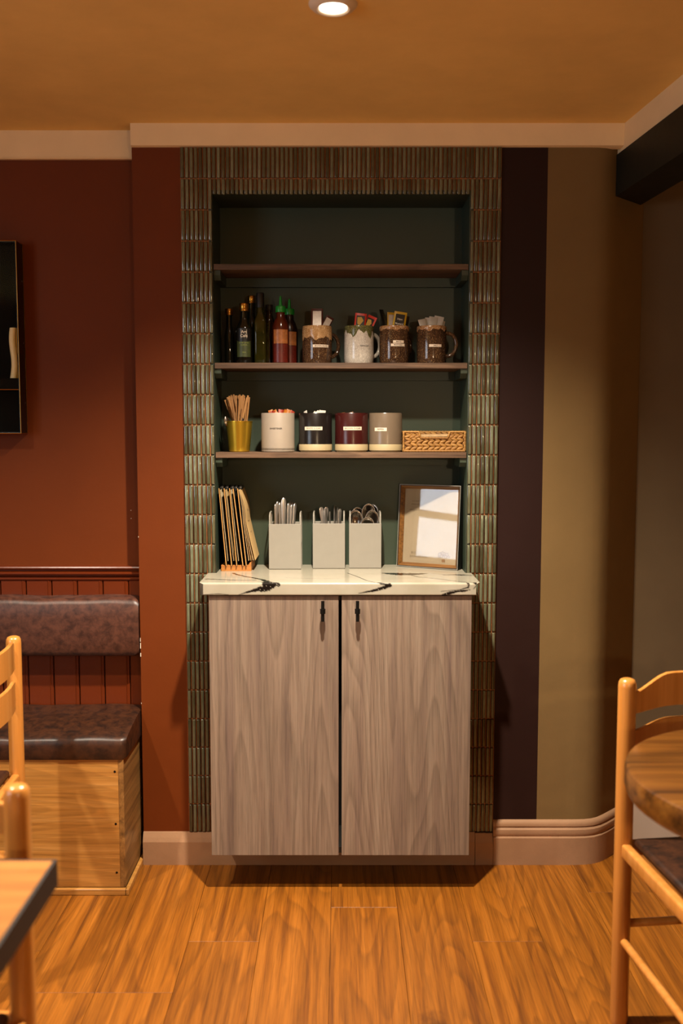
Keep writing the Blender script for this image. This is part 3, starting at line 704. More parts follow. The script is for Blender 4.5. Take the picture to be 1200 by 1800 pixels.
M_MUG = speck_mat('brown_glaze', '4a3322', '281811', '80603e', .10); M_MUGW = speck_mat('white_glaze', 'bdb4a6', 'a0968a', 'd8d0c2', .12)
M_CREAMG = speck_mat('cream_drip', 'b08a5e', '8a6238', 'd0b488', .2); M_GREENG = speck_mat('green_drip', '5a5a34', '3a3420', '8a8a50', .2); M_PALEG = speck_mat('pale_rim', 'a0764a', '7c4e26', 'd8c4a8', .22)
def mug(label, x, y, body, drip, dlen, hang, handle, seed, taper=1.0):
    rnd = random.Random(seed)
    t = thing('mug', label, 'mug', (x, y, Z2), 0, None)
    ro, h = .0462, .1165
    bm = new(); lathe(bm, [(ro * .93 * taper, 0), (ro * .985, .005), (ro, .02), (ro * 1.0, .06), (ro * .985, h - .004), (ro * .97, h), (ro * .93, h), (ro * .91, h - .004), (ro * .90, .02), (ro * .8, .008)], 48); obj('body', bm, body, t, 50)
    # drip glaze running down from the rim
    bm = new(); n = 72; rows = []
    ph = [rnd.uniform(0, 6.28) for _ in range(6)]
    def low(a):
        v = .5 + .5 * math.sin(a * 5 + ph[0]); v2 = .5 + .5 * math.sin(a * 11 + ph[1]); v3 = .5 + .5 * math.sin(a * 23 + ph[2])
        return dlen + hang * (.55 * v ** 3 + .35 * v2 ** 3 + .2 * v3 ** 2)
    m = 6
    for j in range(m + 3):
        row = []
        for i in range(n):
            a = 2 * PI * i / n
            if j == 0: rr, z = ro * .905, h - .006
            elif j == 1: rr, z = ro * .925, h + .0006
            elif j == 2: rr, z = ro * .975, h + .0006
            else:
                k = (j - 2) / m; L = low(a); z = h - L * k
                rr = ro * (1.0 - .015 * max(0, (z - .06) / .056)) + .0010 * (1 if k < 1 else -.4)
            row.append((rr * math.sin(a), -rr * math.cos(a), z))
        rows.append(row)
    ring_loft(bm, rows, False, False); tag(obj('drip_glaze', bm, drip, t, 60), 'lighter glaze running down from the rim')
    if handle is not None:
        bm = new(); pts = []
        for i in range(17):
            a = -PI / 2 + PI * i / 16
            pts.append((ro - .003 + .034 * math.cos(a) ** .8 if math.cos(a) > 1e-6 else ro - .003, 0, .060 + .036 * math.sin(a)))
        pts = [rotz(p, handle) for p in pts]
        tube(bm, pts, .0062, 10); obj('handle', bm, body, t, 50)
    return t
def strip(t, txt, th, z, wd, h=.0082, size=.0056, rad=.0470, plate=True):
    if plate:
        bm = new(); cyl_patch(bm, rad, th, wd, z - h / 2, z + h / 2, 8); pl = obj('label_strip', bm, M_LABEL, t, 40)
    else: pl = t
    obj('lettering', text_mesh(txt, size, on_cyl(rad + .0003, th, z), 1.05, M_INK, .00008), None, pl)
MX = (-.0765, .0545, .1650, .2825)
m1 = mug('brown speckled mug labelled BROWN SAUCE, leftmost of four mugs', MX[0], .07, M_MUG, M_CREAMG, .034, .018, R(30), 3)
strip(m1, 'BROWN SAUCE', .30, .0535, .053)
m2 = mug('pale grey white mug with green rim labelled KETCHUP', MX[1], .07, M_MUGW, M_GREENG, .012, .034, R(30), 5)
strip(m2, 'KETCHUP', .36, .0535, .03, size=.0060, plate=False, rad=.0466)
m3 = mug('brown mug labelled MAYO MUSTARD with yellow-edged sachets', MX[2], .07, M_MUG, M_PALEG, .010, .008, R(45), 8)
strip(m3, 'MAYO', .26, .0665, .036); strip(m3, 'MUSTARD', .22, .0565, .046)
m4 = mug('brown mug labelled SALT with paper sachets, by the right niche side', MX[3], .07, M_MUG, M_PALEG, .010, .010, R(-8), 12)
strip(m4, 'SALT', .18, .0545, .041)

def sachet(label, x, y, z, wd, h, lean, yaw, mat, edge=None, inner=None, group=None, txt=None, name='sauce_sachet'):
    t = thing(name, label, 'sachet', (x, y, z), 0, group, rot=(R(random.uniform(-14, -4)), R(lean), R(yaw)))
    bm = new(); n = 6; rows = []
    for j in range(n + 1):
        v = j / n; b = .0035 * math.sin(PI * min(1, max(0, (v - .08) / .84)))
        rows.append([(-wd / 2, 0, h * v), (-wd * .44, -b * .4 - .0004, h * v), (-wd / 4, -b - .0004, h * v), (0, -b * 1.15 - .0004, h * v), (wd / 4, -b - .0004, h * v), (wd * .44, -b * .4 - .0004, h * v), (wd / 2, 0, h * v), (wd / 4, b + .0004, h * v), (0, b + .0004, h * v), (-wd / 4, b + .0004, h * v)])
    ring_loft(bm, rows); body = obj('packet', bm, edge or mat, t, 50)
    if edge:
        bm = new(); a, z0, z1 = wd * .36, h * .10, h * .88
        vs = [bm.verts.new(p) for p in ((-a, -.0046, z0), (a, -.0046, z0), (a, -.0046, z1), (-a, -.0046, z1))]; bm.faces.new(vs)
        pr_ = obj('print', bm, mat, body)
        if inner: bm = new(); vs = [bm.verts.new(p) for p in ((-a * .7, -.0049, z0 + h * .42), (-a * .2, -.0049, z0 + h * .3), (a * .75, -.0049, z1 - h * .22), (a * .2, -.0049, z1 - h * .06), (-a * .8, -.0049, z1 - h * .08))]; bm.faces.new(vs); obj('print', bm, inner, body)
        if txt:
            for q, s in enumerate(txt): obj('lettering', text_mesh(s, wd * .19, lambda u, v, zz=h * (.66 - .2 * q): Vector((u, -.0049, zz + v)), 1, CREAMINK, .0001), None, body)
    return t
SZ = Z2 + .086
M_SILV = plain('silver_foil', 'c8bcae', .4, .2, .15, 80); M_MAROON = plain('maroon_foil', '4a1f16', .35); M_RED = plain('red_foil', 'c8301c', .35); M_YEL = plain('yellow_print', 'b8902a', .5); M_BLKF = plain('black_foil', '15130f', .3); M_YELF = plain('yellow_foil', 'c8a020', .35)
sachet('upright silver sachet with maroon border in the BROWN SAUCE mug', MX[0] + .000, .066, SZ + .01, .037, .080, 0, 0, M_SILV, M_MAROON)
sachet('tilted foil sachet leaning right in the BROWN SAUCE mug', MX[0] + .010, .070, SZ + .004, .026, .070, 30, 10, M_SILV, M_MAROON)
sachet('red ketchup sachet standing left in the KETCHUP mug', MX[1] + .000, .066, SZ + .004, .036, .069, 6, 0, M_BLKF, M_RED, M_YEL)
sachet('red ketchup sachet tipped right in the KETCHUP mug', MX[1] + .014, .074, SZ + .000, .032, .070, 24, -25, M_BLKF, M_RED, M_YEL)
sachet('yellow-bordered mustard sachet with script print in the MAYO mug', MX[2] + .010, .064, SZ + .006, .040, .072, 9, 0, M_BLKF, M_YELF, None, None, ('Dijon', 'Mustard'))
sachet('yellow and silver sachet in the middle of the MAYO mug', MX[2] - .008, .076, SZ + .004, .028, .075, 3, 12, M_SILV, M_YELF)
sachet('black sachet leaning at the left of the MAYO mug', MX[2] - .022, .070, SZ + .004, .030, .082, -5, 62, M_BLKF)
sachet('black sachet behind the yellow one in the MAYO mug', MX[2] + .024, .090, SZ + .002, .030, .068, 10, 0, M_BLKF)
for i, (dx, dy, ln, yw, hh) in enumerate(((-.022, -.004, -20, 30, .048), (-.012, .008, 8, -10, .052), (.004, -.006, 12, 14, .055), (.014, .004, 22, -8, .058), (.024, -.002, 34, 20, .050))):
    sachet('folded white paper salt sachet in the SALT mug', MX[3] + dx * .8, .07 + dy, SZ + .008, .030, hh, ln * .6, yw, M_WPAPER, group='salt sachets', name='salt_sachet')

# ------------------------------------------------------------------ lower shelf: bucket, pots, basket
Z3 = SH[2] + .0002
t = thing('bucket', 'small tapered brass bucket full of wooden stirrers', 'bucket', (-.3225, .062, Z3))
bm = new(); lathe(bm, [(.030, 0), (.0325, .002), (.0420, .0935), (.0432, .0945), (.0432, .0962), (.0420, .0966), (.0405, .0950), (.0312, .004)], 44); obj('body', bm, M_BRASS, t, 40)
bm = new(); box(bm, -.0030, .0030, -.0008, .0008, 0, .165, .0006, 1); stick = mesh(bm, M_STICK)
rs = random.Random(4); sticks = []
for i in range(30):
    a = rs.uniform(0, 2 * PI); rr = .018 * math.sqrt(rs.random())
    bx, by = rr * math.cos(a), rr * math.sin(a) * .7
    ry = -.36 + .52 * (i / 27) + rs.uniform(-.03, .03)
    if i == 28: ry = .22
    if i == 29: ry = .27
    sp = -.010 if i > 27 else bx * .8 + .012 * (ry < -.15)
    o = tag(piece('wooden_stirrer', stick, None, (-.3225 + sp, .064 + by, Z3 + .012 + rs.uniform(-.004, .004)), (rs.uniform(-.03, .10), ry, rs.uniform(-.5, .5))), 'flat wooden stirrer standing in the brass bucket', 'stirrer', 'wooden stirrers in the bucket')
    sticks.append(o)
def teaspoon(label, x, y, ry, rz):
    t = thing('teaspoon', label, 'spoon', (x, y, Z3 + .018), 0, 'teaspoons in the bucket', rot=(R(-8), ry, rz))
    bm = new(); rows = []
    for i in range(11):
        v = i / 10; wd = .010 * math.sin(PI * (.08 + .88 * v)) ** .7
        rows.append([(wd * math.cos(a), -.003 * math.sin(PI * v) * (1 - abs(math.cos(a))) + .0008 * math.sin(a), .062 + .034 * v) for a in np.linspace(0, 2 * PI, 13)[:-1]])
    ring_loft(bm, rows); obj('bowl', bm, M_STEEL_REFL, t, 50)
    bm = new(); tube(bm, [(0, 0, 0), (0, 0, .064)], [.0022, .0016], 8); obj('handle', bm, M_STEEL, t, 50)
teaspoon('steel teaspoon bowl resting on the rim of the brass bucket', -.3210, .044, R(6), .2)
teaspoon('steel teaspoon bowl at the left rim of the brass bucket', -.3370, .050, R(-14), .6)

def pot(label, x, body, base, txt, th, z, plate=True, two=True, seed=0, wd=.043):
    t = thing('pot', label, 'pot', (x, .055, Z3), 0, None)
    ro, h = .0522, .1215
    zb = .0245 if two else .002
    bm = new(); lathe(bm, [(.0470, 0), (.0478, .0035), (.0500, .0045), (ro, .0055)] + ([(ro, .0235), (ro - .0006, .0245)] if two else [(ro, .0125), (ro - .0008, .0135), (ro - .0008, .0145)]), 56, cap1=False); obj('foot', bm, base, t, 35)
    bm = new(); lathe(bm, [(ro - .001, zb), (ro, zb + .0006), (ro, h - .002), (ro - .001, h), (ro - .0035, h), (ro - .0045, h - .002), (ro - .006, .03), (ro * .6, .03)], 56, cap0=False); obj('body', bm, body, t, 40)
    strip(t, txt, th, z, wd, .0105, .0068, ro + .0004, plate)
    return t
PX = (-.2000, -.0820, .0315, .1388)
M_CREAMP = plain('cream_stoneware', '958878', .5, 0, .03); M_BLKP = plain('matt_black', '181412', .24); M_MARP = plain('maroon_enamel', '36110f', .24); M_GREYP = plain('taupe_enamel', '6a5b4a', .24, 0, .04); M_CREAMF = plain('cream_foot', 'a4936e', .55)
pot('all cream pot labelled SWEETENER beside the brass bucket', PX[0], M_CREAMP, M_CREAMP, 'SWEETENER', -.06, .073, False, False)
pot('black pot with cream base labelled WHITE SUGAR', PX[1], M_BLKP, M_CREAMF, 'WHITE SUGAR', -.10, .0735, wd=.058)
pot('maroon pot with cream base labelled BROWN SUGAR', PX[2], M_MARP, M_CREAMF, 'BROWN SUGAR', .06, .0735, wd=.060)
pot('taupe grey pot with cream base labelled PEPPER', PX[3], M_GREYP, M_CREAMF, 'PEPPER', -.36, .0705, wd=.040)
M_ORS = plain('orange_sachet', 'a8641c', .5); M_REDS = plain('red_sachet', '8e2c14', .5); M_BRS = plain('brown_sachet', '6a4020', .6)
rs = random.Random(11)
def pile(n, x, mats, lab, grp, low, spread=.034):
    for i in range(n):
        u = -spread + 2 * spread * (i + .5) / n; m = mats[i % len(mats)]
        sachet(lab, x + u * .9, .055 + rs.uniform(-.026, .012), Z3 + .088 + low + rs.uniform(0, .006), .015, .040, rs.uniform(-30, 42) if m is not M_WPAPER else rs.uniform(-50, 50), rs.uniform(-50, 50), m, group=grp, name='sugar_sachet')
pile(5, PX[0], [M_ORS], 'orange sweetener sachet in the cream pot', 'orange sweetener sachets', .002); pile(5, PX[0] + .006, [M_REDS], 'red sweetener sachet in the cream pot', 'red sweetener sachets', .001)
pile(9, PX[1], [M_WPAPER], 'white sugar sachet in the black pot', 'white sugar sachets', .002)
pile(4, PX[2] - .012, [M_BRS], 'brown sugar sachet in the maroon pot', 'brown sugar sachets', -.008, .026); pile(2, PX[2], [M_WPAPER], 'pale sugar sachet in the maroon pot', 'pale sugar sachets', -.009, .012)

M_STRAW = wood('hyacinth_straw', ('80501c', 'a87634', 'bc8c48'), 'x', 2, .65, 7, 1, 0, .2, 0, .2, 7, .1)
bk = thing('woven_basket', 'small woven straw basket with notched front beside the taupe pot', 'basket', (.2890, .078, Z3))
bx, by, bh = .0955, .0560, .0655
bm = new()
box(bm, -bx + .006, bx - .006, -by + .006, by - .006, .001, .004)
for sy in (-1, 1): box(bm, -bx + .004, bx - .004, sy * (by - .005) - .0012, sy * (by - .005) + .0012, .003, .040 if sy < 0 else bh - .006)
for sx in (-1, 1): box(bm, sx * (bx - .005) - .0012, sx * (bx - .005) + .0012, -by + .004, by - .004, .003, bh - .006)
for a, b in ((-bx + .004, -.044), (.044, bx - .004)): box(bm, a, b, -by + .0038, -by + .0062, .038, bh - .006)
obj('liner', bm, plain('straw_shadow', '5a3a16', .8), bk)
bm = new(); lathe(bm, [(.0008, -1), (.0030, -.85), (.0048, -.45), (.0054, 0), (.0048, .45), (.0028, .85), (.0008, 1)], 8)
for v in bm.verts: v.co = Vector((v.co.z * .0118, v.co.y * .85, v.co.x))
lump = mesh(bm, M_STRAW, 60)
rs = random.Random(2)
def weave(x0, x1, z, y, tilt, n):
    for i in range(n): piece('strand', lump, bk, (x0 + (x1 - x0) * (i + .5) / n, y, z + rs.uniform(-.0006, .0006)), (rs.uniform(-.2, .2), tilt + rs.uniform(-.1, .1), 0), (rs.uniform(.98, 1.12), 1.0, rs.uniform(.95, 1.1)))
for y in (-by + .0035, by - .0035):
    for k, z in enumerate((.0115, .0215, .0315, .0395)): weave(-bx + .006, bx - .006, z, y, R(24) if k % 2 else R(-24), 10)
    for k, z in enumerate((.0485, .0565)):
        for a, b in (((-bx + .006, -.046), (.046, bx - .006)) if y < 0 else ((-bx + .006, bx - .006),)): weave(a, b, z, y, R(24) if k % 2 else R(-24), 3 if y < 0 else 10)
for sx in (-1, 1):
    for k, z in enumerate((.0115, .0215, .0315, .0415, .0515)):
        for i in range(6): piece('strand', lump, bk, (sx * (bx - .0035), -by + .012 + i * .0178, z), (0, R(24) if k % 2 else R(-24), R(90)))
bm = new()
def rope(pts, r=.0034):
    P = [];
    for a, b in zip(pts, pts[1:]):
        a, b = Vector(a), Vector(b); n = max(2, int((b - a).length / .003))
        P += [a + (b - a) * i / n for i in range(n)]
    P.append(Vector(pts[-1])); tube(bm, P, [r * (1 + .16 * math.sin(i * 1.9)) for i in range(len(P))], 7)
rope([(-bx, -by, .004), (-bx, -by, bh - .003), (-.048, -by, bh - .003), (-.0425, -by, .0435), (.0425, -by, .0435), (.048, -by, bh - .003), (bx, -by, bh - .003), (bx, -by, .004)])
rope([(-bx, -by, .0036), (bx, -by, .0036)]); rope([(-bx, by, bh - .003), (bx, by, bh - .003)])
for sx in (-1, 1): rope([(sx * bx, -by, bh - .003), (sx * bx, by, bh - .003)]); rope([(sx * bx, by, .003), (sx * bx, by, bh - .003)]); rope([(sx * bx, -by, .0036), (sx * bx, by, .0036)])
obj('rim_rope', bm, M_STRAW, bk, 60)
bm = new()
for v in range(6):
    z = .0045 + v * .0085
    ring_loft(bm, [[(-.080, -.044, z), (.080, -.044, z + .002), (.080, .040, z + .003), (-.080, .040, z + .001)], [(-.078, -.043, z + .008), (.078, -.042, z + .010), (.078, .040, z + .009), (-.078, .040, z + .008)]])
tag(obj('paper_napkin', bm, plain('beige_napkin', 'a88a62', .9, 0, .15, 60), None, loc=(.2890, .078, Z3)), 'stack of folded beige napkins inside the woven basket', 'napkin', kind='stuff')

# ------------------------------------------------------------------ on the worktop: clipboards, cutlery holders, picture
CT = CZ + .0003
ms = thing('menu_stand', 'low slotted wooden stand holding the menu clipboards', 'stand', (-.3325, .098, CT))
bm = new(); prism(bm, [(-.047, 0), (.0475, 0), (.0475, .0185), (.0475, .028), (.0440, .028), (.038, .0185)] + [p for k in range(4) for p in ((.0300 - .02 * k, .0185), (.0290 - .02 * k, .0165), (.0250 - .02 * k, .0165), (.0240 - .02 * k, .0185))] + [(-.047, .0185)], 'y', -.070, .070)
obj('base', bm, M_STAND, ms)
def clipboard(label, x, xt, nsheet, fan, seed):
    rnd = random.Random(seed); lean = math.atan2(x - xt, .250)
    t = thing('menu_clipboard', label, 'clipboard', (x, .098, CT + .0175), 0, 'menu clipboards', rot=(0, -lean, 0))
    bm = new(); box(bm, -.0016, .0016, -.078, .078, .0005, .245); b = obj('board', bm, M_BLACKP, t)
    bm = new(); box(bm, -.0014, .0014, -.0788, -.0778, .0005, .2455); tag(obj('board_edge', bm, M_KRAFT, t), 'bare brown edge of the board')
    bm = new(); prism(bm, [(.0016, .234), (.0070, .2395), (.0088, .246), (.0075, .2505), (.004, .250), (-.0016, .2475), (-.0016, .244), (.0016, .244)], 'y', -.034, .034); cl = obj('clip', bm, M_BLACKP, t)
    bm = new(); lathe(bm, [(.0016, 0), (.0016, .002)], 8)
    for v in bm.verts: v.co = Vector((.0055 + v.co.x, -.0345 - v.co.z * .5, .2455 + v.co.y))
    obj('rivet', bm, M_STEEL, cl)
    for k in range(nsheet):
        off = .0022 + .0008 * k; f = fan * (k + 1) / nsheet; L = .222 - .002 * k; ln = .014 + .0 * k
        bm = new(); rows = []
        for i in range(17):
            v = i / 16; z = .240 - (.240 - ln) * v
            bow = off + f * (v ** 1.25) + .006 * math.sin(PI * min(1, v * 2.2)) * (fan / .02) * (.4 + .6 * k / max(1, nsheet))
            rows.append([(bow, -.0700, z), (bow + .0004 * math.sin(v * 5), 0, z), (bow, .0755, z), (bow + .0005, .0755, z), (bow + .0005, 0, z), (bow + .0005, -.0700, z)])
        ring_loft(bm, rows); s = obj('menu_sheet', bm, M_PAPER if k % 2 == 0 else M_WPAPER2, t, 60)
        if k == nsheet - 1 and fan > .015:
            for q, (txt, zz, sz) in enumerate((('MENU', .17, .009), ('BREAKFAST', .135, .007), ('LUNCH', .10, .007))):
                obj('lettering', text_mesh(txt, sz, lambda u, v, zz=zz: Vector((off + f * ((.24 - zz - v) / (.24 - ln)) ** 1.25 + .006 * math.sin(PI * min(1, (.24 - zz - v) / (.24 - ln) * 2.2)) * (fan / .02) * (.4 + .6 * k / max(1, nsheet)) + .0012, u * 1.2 + .0, zz + v)), 1, M_INKG), None, s)
    return t
M_WPAPER2 = plain('cream_sheet', 'c8a46a', .85, 0, .05)
clipboard('leftmost menu clipboard against the niche side, few sheets', -.3625, -.3835, 1, .003, 1)
clipboard('second menu clipboard from the left with curling sheets', -.3455, -.3675, 2, .008, 2)
clipboard('third menu clipboard with bare brown board edge', -.3295, -.3505, 1, .003, 3)
clipboard('fourth menu clipboard, almost bare, beside the fanned one', -.3100, -.3395, 0, .003, 4)
clipboard('rightmost menu clipboard with fanned cream sheets', -.2995, -.3255, 4, .024, 5)

def holder(label, x, y, wd, dp):
    t = thing('cutlery_holder', label, 'cutlery holder', (x, y, CT), 0)
    h = .1455; w2 = wd / 2
    bm = new(); box(bm, -w2, w2, 0, .002, .001, h, .0008, 1); obj('front_panel', bm, M_WHITE, t)
    bm = new(); box(bm, -w2, w2, dp - .002, dp, .001, h, .0008, 1); obj('back_panel', bm, M_WHITE, t)
    bm = new(); box(bm, -w2 + .001, w2 - .001, .0022, dp - .0022, 0, .0025); obj('bottom_plate', bm, M_WHITE, t)
    for s in (-1, 1):
        bm = new(); xx = s * (w2 - .0032)
        tube(bm, [(xx, .0035, .003), (xx, .0035, h + .022), (xx, .0060, h + .027), (xx, .022, h + .034), (xx, dp - .012, h + .034), (xx, dp - .0055, h + .030), (xx, dp - .0035, h + .022), (xx, dp - .0035, .003)], .0027, 10); tube(bm, [(xx, .0035, h * .55), (xx, dp - .0035, h * .55)], .002, 8)
        obj('side_rod', bm, M_WHITE, t, 50)
        bm = new(); box(bm, xx - .0006, xx + .0006, .012, dp - .012, .003, h - .004); obj('side_panel', bm, M_WHITE, t)
    return t
HX = ((-.1800, .066), (-.0405, .082), (.0762, .088))
lab = ('left white metal cutlery holder, full of knives', 'middle white metal cutlery holder, full of forks', 'right white metal cutlery holder, full of spoons')
for (x, y), l in zip(HX, lab): holder(l, x, y, .1035, .082)
def cut_knife():
    t = thing('table_knife', 'steel table knife, handle up, in the left cutlery holder', 'knife', (0, 0, 0), 0, 'knives in the left holder')
    bm = new(); rows = []
    for z, a, b in ((.10, .0045, .0020), (.115, .0052, .0026), (.15, .0068, .0032), (.185, .0080, .0036), (.198, .0078, .0034), (.205, .0050, .0022), (.207, .002, .001)): rows.append([(a * math.cos(q), b * math.sin(q), z) for q in np.linspace(0, 2 * PI, 13)[:-1]])
    ring_loft(bm, rows); obj('handle', bm, M_STEEL, t, 50)
    bm = new(); box(bm, -.008, .008, -.0007, .0007, .010, .1); obj('blade', bm, M_STEEL, t); return t
def cut_fork():
    t = thing('table_fork', 'steel table fork, handle up, in the middle cutlery holder', 'fork', (0, 0, 0), 0, 'forks in the middle holder')
    bm = new(); rows = []
    for z, a, b in ((.055, .0028, .0016), (.10, .0030, .0016), (.15, .0060, .0013), (.175, .0080, .0012), (.184, .0070, .0012), (.189, .0035, .001)): rows.append([(a * math.cos(q), b * math.sin(q) + .00016 * 0, z) for q in np.linspace(0, 2 * PI, 13)[:-1]])
    ring_loft(bm, rows); obj('handle', bm, M_STEEL, t, 50)
    bm = new(); box(bm, -.0085, .0085, -.0008, .0008, .040, .056, .0007, 1)
    for k in range(4): box(bm, -.0085 + .0048 * k, -.0059 + .0048 * k, -.0008, .0008, .016, .041)
    obj('tines', bm, M_STEEL, t); return t
def cut_spoon():
    t = thing('table_spoon', 'steel spoon, bowl up, in the right cutlery holder', 'spoon', (0, 0, 0), 0, 'spoons in the right holder')
    bm = new(); nu, nv = 20, 6; L, Wd, D = .031, .0215, .009
    top = bm.verts.new((0, D, .165))
    prev = None
    for j in range(1, nv + 1):
        r = j / nv; cur = [bm.verts.new((Wd * r * math.cos(q), D * (1 - r * r), .165 + L * r * math.sin(q))) for q in np.linspace(0, 2 * PI, nu + 1)[:-1]]
        for i in range(nu):
            k = (i + 1) % nu
            if prev is None: bm.faces.new((top, cur[i], cur[k]))
            else: bm.faces.new((prev[i], prev[k], cur[k], cur[i]))
        prev = cur
    b = obj('bowl', bm, M_STEEL_REFL, t, 60); b.modifiers.new('solid', 'SOLIDIFY').thickness = .0012
    bm = new(); tube(bm, [(Wd * math.cos(q), -.0003, .165 + L * math.sin(q)) for q in np.linspace(0, 2 * PI, 25)[:-1]], .0010, 6, True); obj('bowl_rim', bm, M_STEEL, t, 60)
    bm = new(); tube(bm, [(0, .001, .040), (0, .003, .07), (0, .002, .135)], [.0045, .0032, .0028], 8, flat=.5); obj('handle', bm, M_STEEL, t, 50); return t
kn, fk, sn = cut_knife(), cut_fork(), cut_spoon()
def place(proto, spots):
    for i, (x, y, z, ry, rz, rx) in enumerate(spots):
        if i == 0: proto.location = (x, y, z); proto.rotation_euler = (rx, ry, rz)
        else: dup(proto, (x, y, z), (rx, ry, rz))
hx, hy = HX[0]
place(kn, [(hx + a, hy + b, CT + .0035 + dz, R(ry), R(rz), R(rx)) for a, b, dz, ry, rz, rx in ((-.030, .030, -.002, -1, 70, 0), (-.026, .052, .004, 0, 60, 0), (-.0170, .020, .003, 0, 75, 0), (-.010, .042, .016, 1, 15, 0), (-.006, .066, .006, 2, 60, 0), (.002, .028, .000, 6, 70, 0), (.008, .050, .004, 6, 72, 0), (.006, .070, .000, 6, 50, 0), (.011, .014, -.002, 9, 72, 0), (.014, .034, .000, 9, 60, 0), (.015, .061, -.002, 4, 60, 0))])
hx, hy = HX[1]
place(fk, [(hx + a, hy + b, CT + .0035 + dz, R(ry), R(rz), R(rx)) for a, b, dz, ry, rz, rx in ((-.028, .030, -.006, 4, 60, 0), (-.024, .050, .002, 5, 20, 0), (-.012, .026, -.008, 2, 70, 0), (-.008, .044, .004, -6, 30, 0), (.002, .060, .000, -8, 60, 0), (.006, .030, -.010, -3, 70, 0), (.010, .046, .008, 7, 65, 0), (.016, .062, .006, 6, 70, 0), (.020, .036, .002, 8, 70, 0), (.026, .050, -.004, 4, 40, 0))])
hx, hy = HX[2]
place(sn, [(hx + a, hy + b, CT + .0035 + dz, R(ry), R(rz), R(rx)) for a, b, dz, ry, rz, rx in ((-.022, .034, -.013, -3, 0, 2), (.004, .012, -.034, 1, 4, 2), (.014, .026, -.013, 3, -6, 2), (.008, .045, .006, 1, 5, 2), (.016, .058, .004, 4, -25, 2), (-.014, .060, -.006, -4, 15, 2))])

pf = thing('picture_frame', 'black and wood box frame with glazed cream notice, angled on the worktop', 'picture frame', (.2735, .0885, CT + .001), 0, None, rot=(R(-5), 0, R(-28)))
FW, FH, FD = .1065, .268, .036                           # half width, height, depth
bm = new()
for x0, x1, z0, z1 in ((-FW, -FW + .004, 0, FH), (FW - .004, FW, 0, FH), (-FW + .004, FW - .004, 0, .004), (-FW + .004, FW - .004, FH - .004, FH)): box(bm, x0, x1, 0, FD, z0, z1)
obj('outer_frame', bm, M_BLACKP, pf)
bm = new()
for x0, x1, z0, z1 in ((-FW + .0005, -FW + .0015, .0005, FH - .0005), (FW - .0015, FW - .0005, .0005, FH - .0005)): box(bm, x0, x1, -.0006, 0, z0, z1)
for z0, z1 in ((.0005, .0015), (FH - .0015, FH - .0005)): box(bm, -FW + .0015, FW - .0015, -.0006, 0, z0, z1)
obj('edge_line', bm, plain('pale_line', 'a8a090', .5), pf)
a, b = FW - .004, .010
bm = new()
for s in (-1, 1): ring_loft(bm, [[(s * a, .002, z), (s * a, .016, z), (s * (a - b), .016, z2)] for z, z2 in ((.004, .004 + b), (FH - .004, FH - .004 - b))])
ring_loft(bm, [[(x, .002, .004), (x, .016, .004), (x2, .016, .004 + b)] for x, x2 in ((-a, -a + b), (a, a - b))]); ring_loft(bm, [[(x, .002, FH - .004), (x, .016, FH - .004), (x2, .016, FH - .004 - b)] for x, x2 in ((-a, -a + b), (a, a - b))])
obj('inner_frame', bm, M_FRAMEWOOD, pf)
bm = new(); box(bm, -a, a, .0175, .020, .004, FH - .004); nt = obj('notice', bm, plain('notice_paper', '94846a', .8, 0, .08, 14), pf)
def flat(zc, xc): return lambda u, v: Vector((xc + u, .0172, zc + v))
for s, zc, xc, sz in (('BURLEY', .046, -.045, .0110), ('DOWNSTAIRS', .034, -.036, .0100), ('allergens & dietary', .186, -.045, .0080), ('please ask', .205, -.055, .007), ('our team', .215, -.055, .007)):
    obj('lettering', text_mesh(s, sz, flat(zc, xc), 1, M_INKG), None, nt)
bm = new(); rr = random.Random(9)
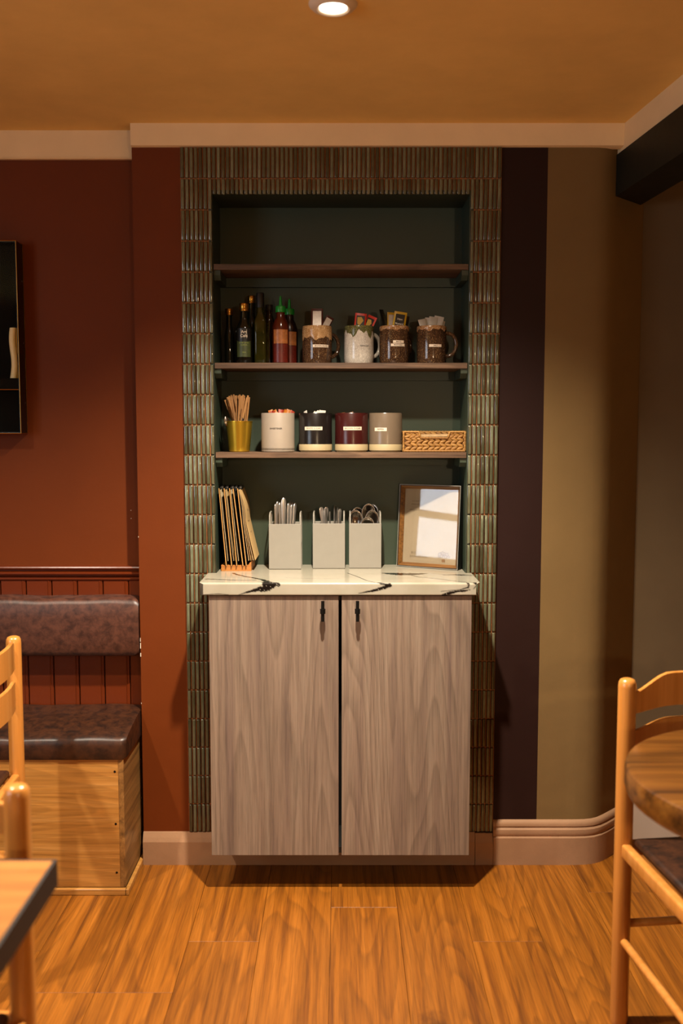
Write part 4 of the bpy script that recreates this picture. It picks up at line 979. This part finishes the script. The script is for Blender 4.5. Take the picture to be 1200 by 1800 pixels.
for cx, cz, r in ((.038, .046, .008), (.050, .050, .009), (.062, .046, .008), (.044, .040, .007), (.058, .038, .007), (.050, .044, .006), (.068, .040, .005), (.034, .040, .005)):
    pts = [(cx + r * (1 - .04 * k) * math.cos(k * .5 + r * 900), .0170, cz + r * .8 * (1 - .04 * k) * math.sin(k * .5 + r * 900)) for k in range(16)]
    tube(bm, pts, .0007, 5)
box(bm, .0445, .0555, .0165, .0174, .022, .030)
obj('emblem', bm, plain('emblem_brown', '7a5a3a', .7), nt)
bm = new(); box(bm, -a, a, .0150, .0158, .004, FH - .004); obj('glass', bm, pane_mat('picture_glass', 1.0), pf)
bm = new(); box(bm, -a, a, FD - .006, FD - .001, .004, FH - .004); obj('backing', bm, M_BLACKP, pf)

# ------------------------------------------------------------------ labels by place for the repeats
bpy.context.view_layer.update()
ORD = ['leftmost', 'second', 'third', 'fourth', 'fifth', 'sixth', 'seventh', 'eighth', 'ninth', 'tenth', '11th', '12th', '13th', '14th', '15th', '16th', '17th', '18th', '19th', '20th', '21st', '22nd', '23rd', '24th', '25th', '26th', '27th', '28th', '29th', '30th']
def by_place(group, top, what, where):
    os_ = [o for o in C.objects if o.get('group') == group and o.parent is None]
    os_.sort(key=lambda o: (o.matrix_world @ Vector((0, 0, top))).x)
    for i, o in enumerate(os_):
        o['label'] = ('%s %s from the left %s' % (ORD[i], what, where)) if 0 < i < len(os_) - 1 else ('%s %s %s' % ('leftmost' if i == 0 else 'rightmost', what, where))
by_place('knives in the left holder', .2, 'steel knife handle', 'standing in the left cutlery holder')
by_place('forks in the middle holder', .18, 'steel fork handle', 'standing in the middle cutlery holder')
by_place('spoons in the right holder', .18, 'steel spoon bowl', 'standing in the right cutlery holder')
by_place('wooden stirrers in the bucket', .16, 'wooden stirrer', 'standing in the brass bucket')
by_place('salt sachets', .05, 'folded white paper sachet', 'in the SALT mug')
by_place('white sugar sachets', .04, 'white sugar sachet', 'heaped in the black pot')
by_place('orange sweetener sachets', .04, 'orange sachet', 'heaped in the cream pot')
by_place('red sweetener sachets', .04, 'red sachet', 'heaped in the cream pot')
by_place('brown sugar sachets', .04, 'brown sugar sachet', 'in the maroon pot')
by_place('pale sugar sachets', .04, 'pale sugar sachet', 'in the maroon pot')
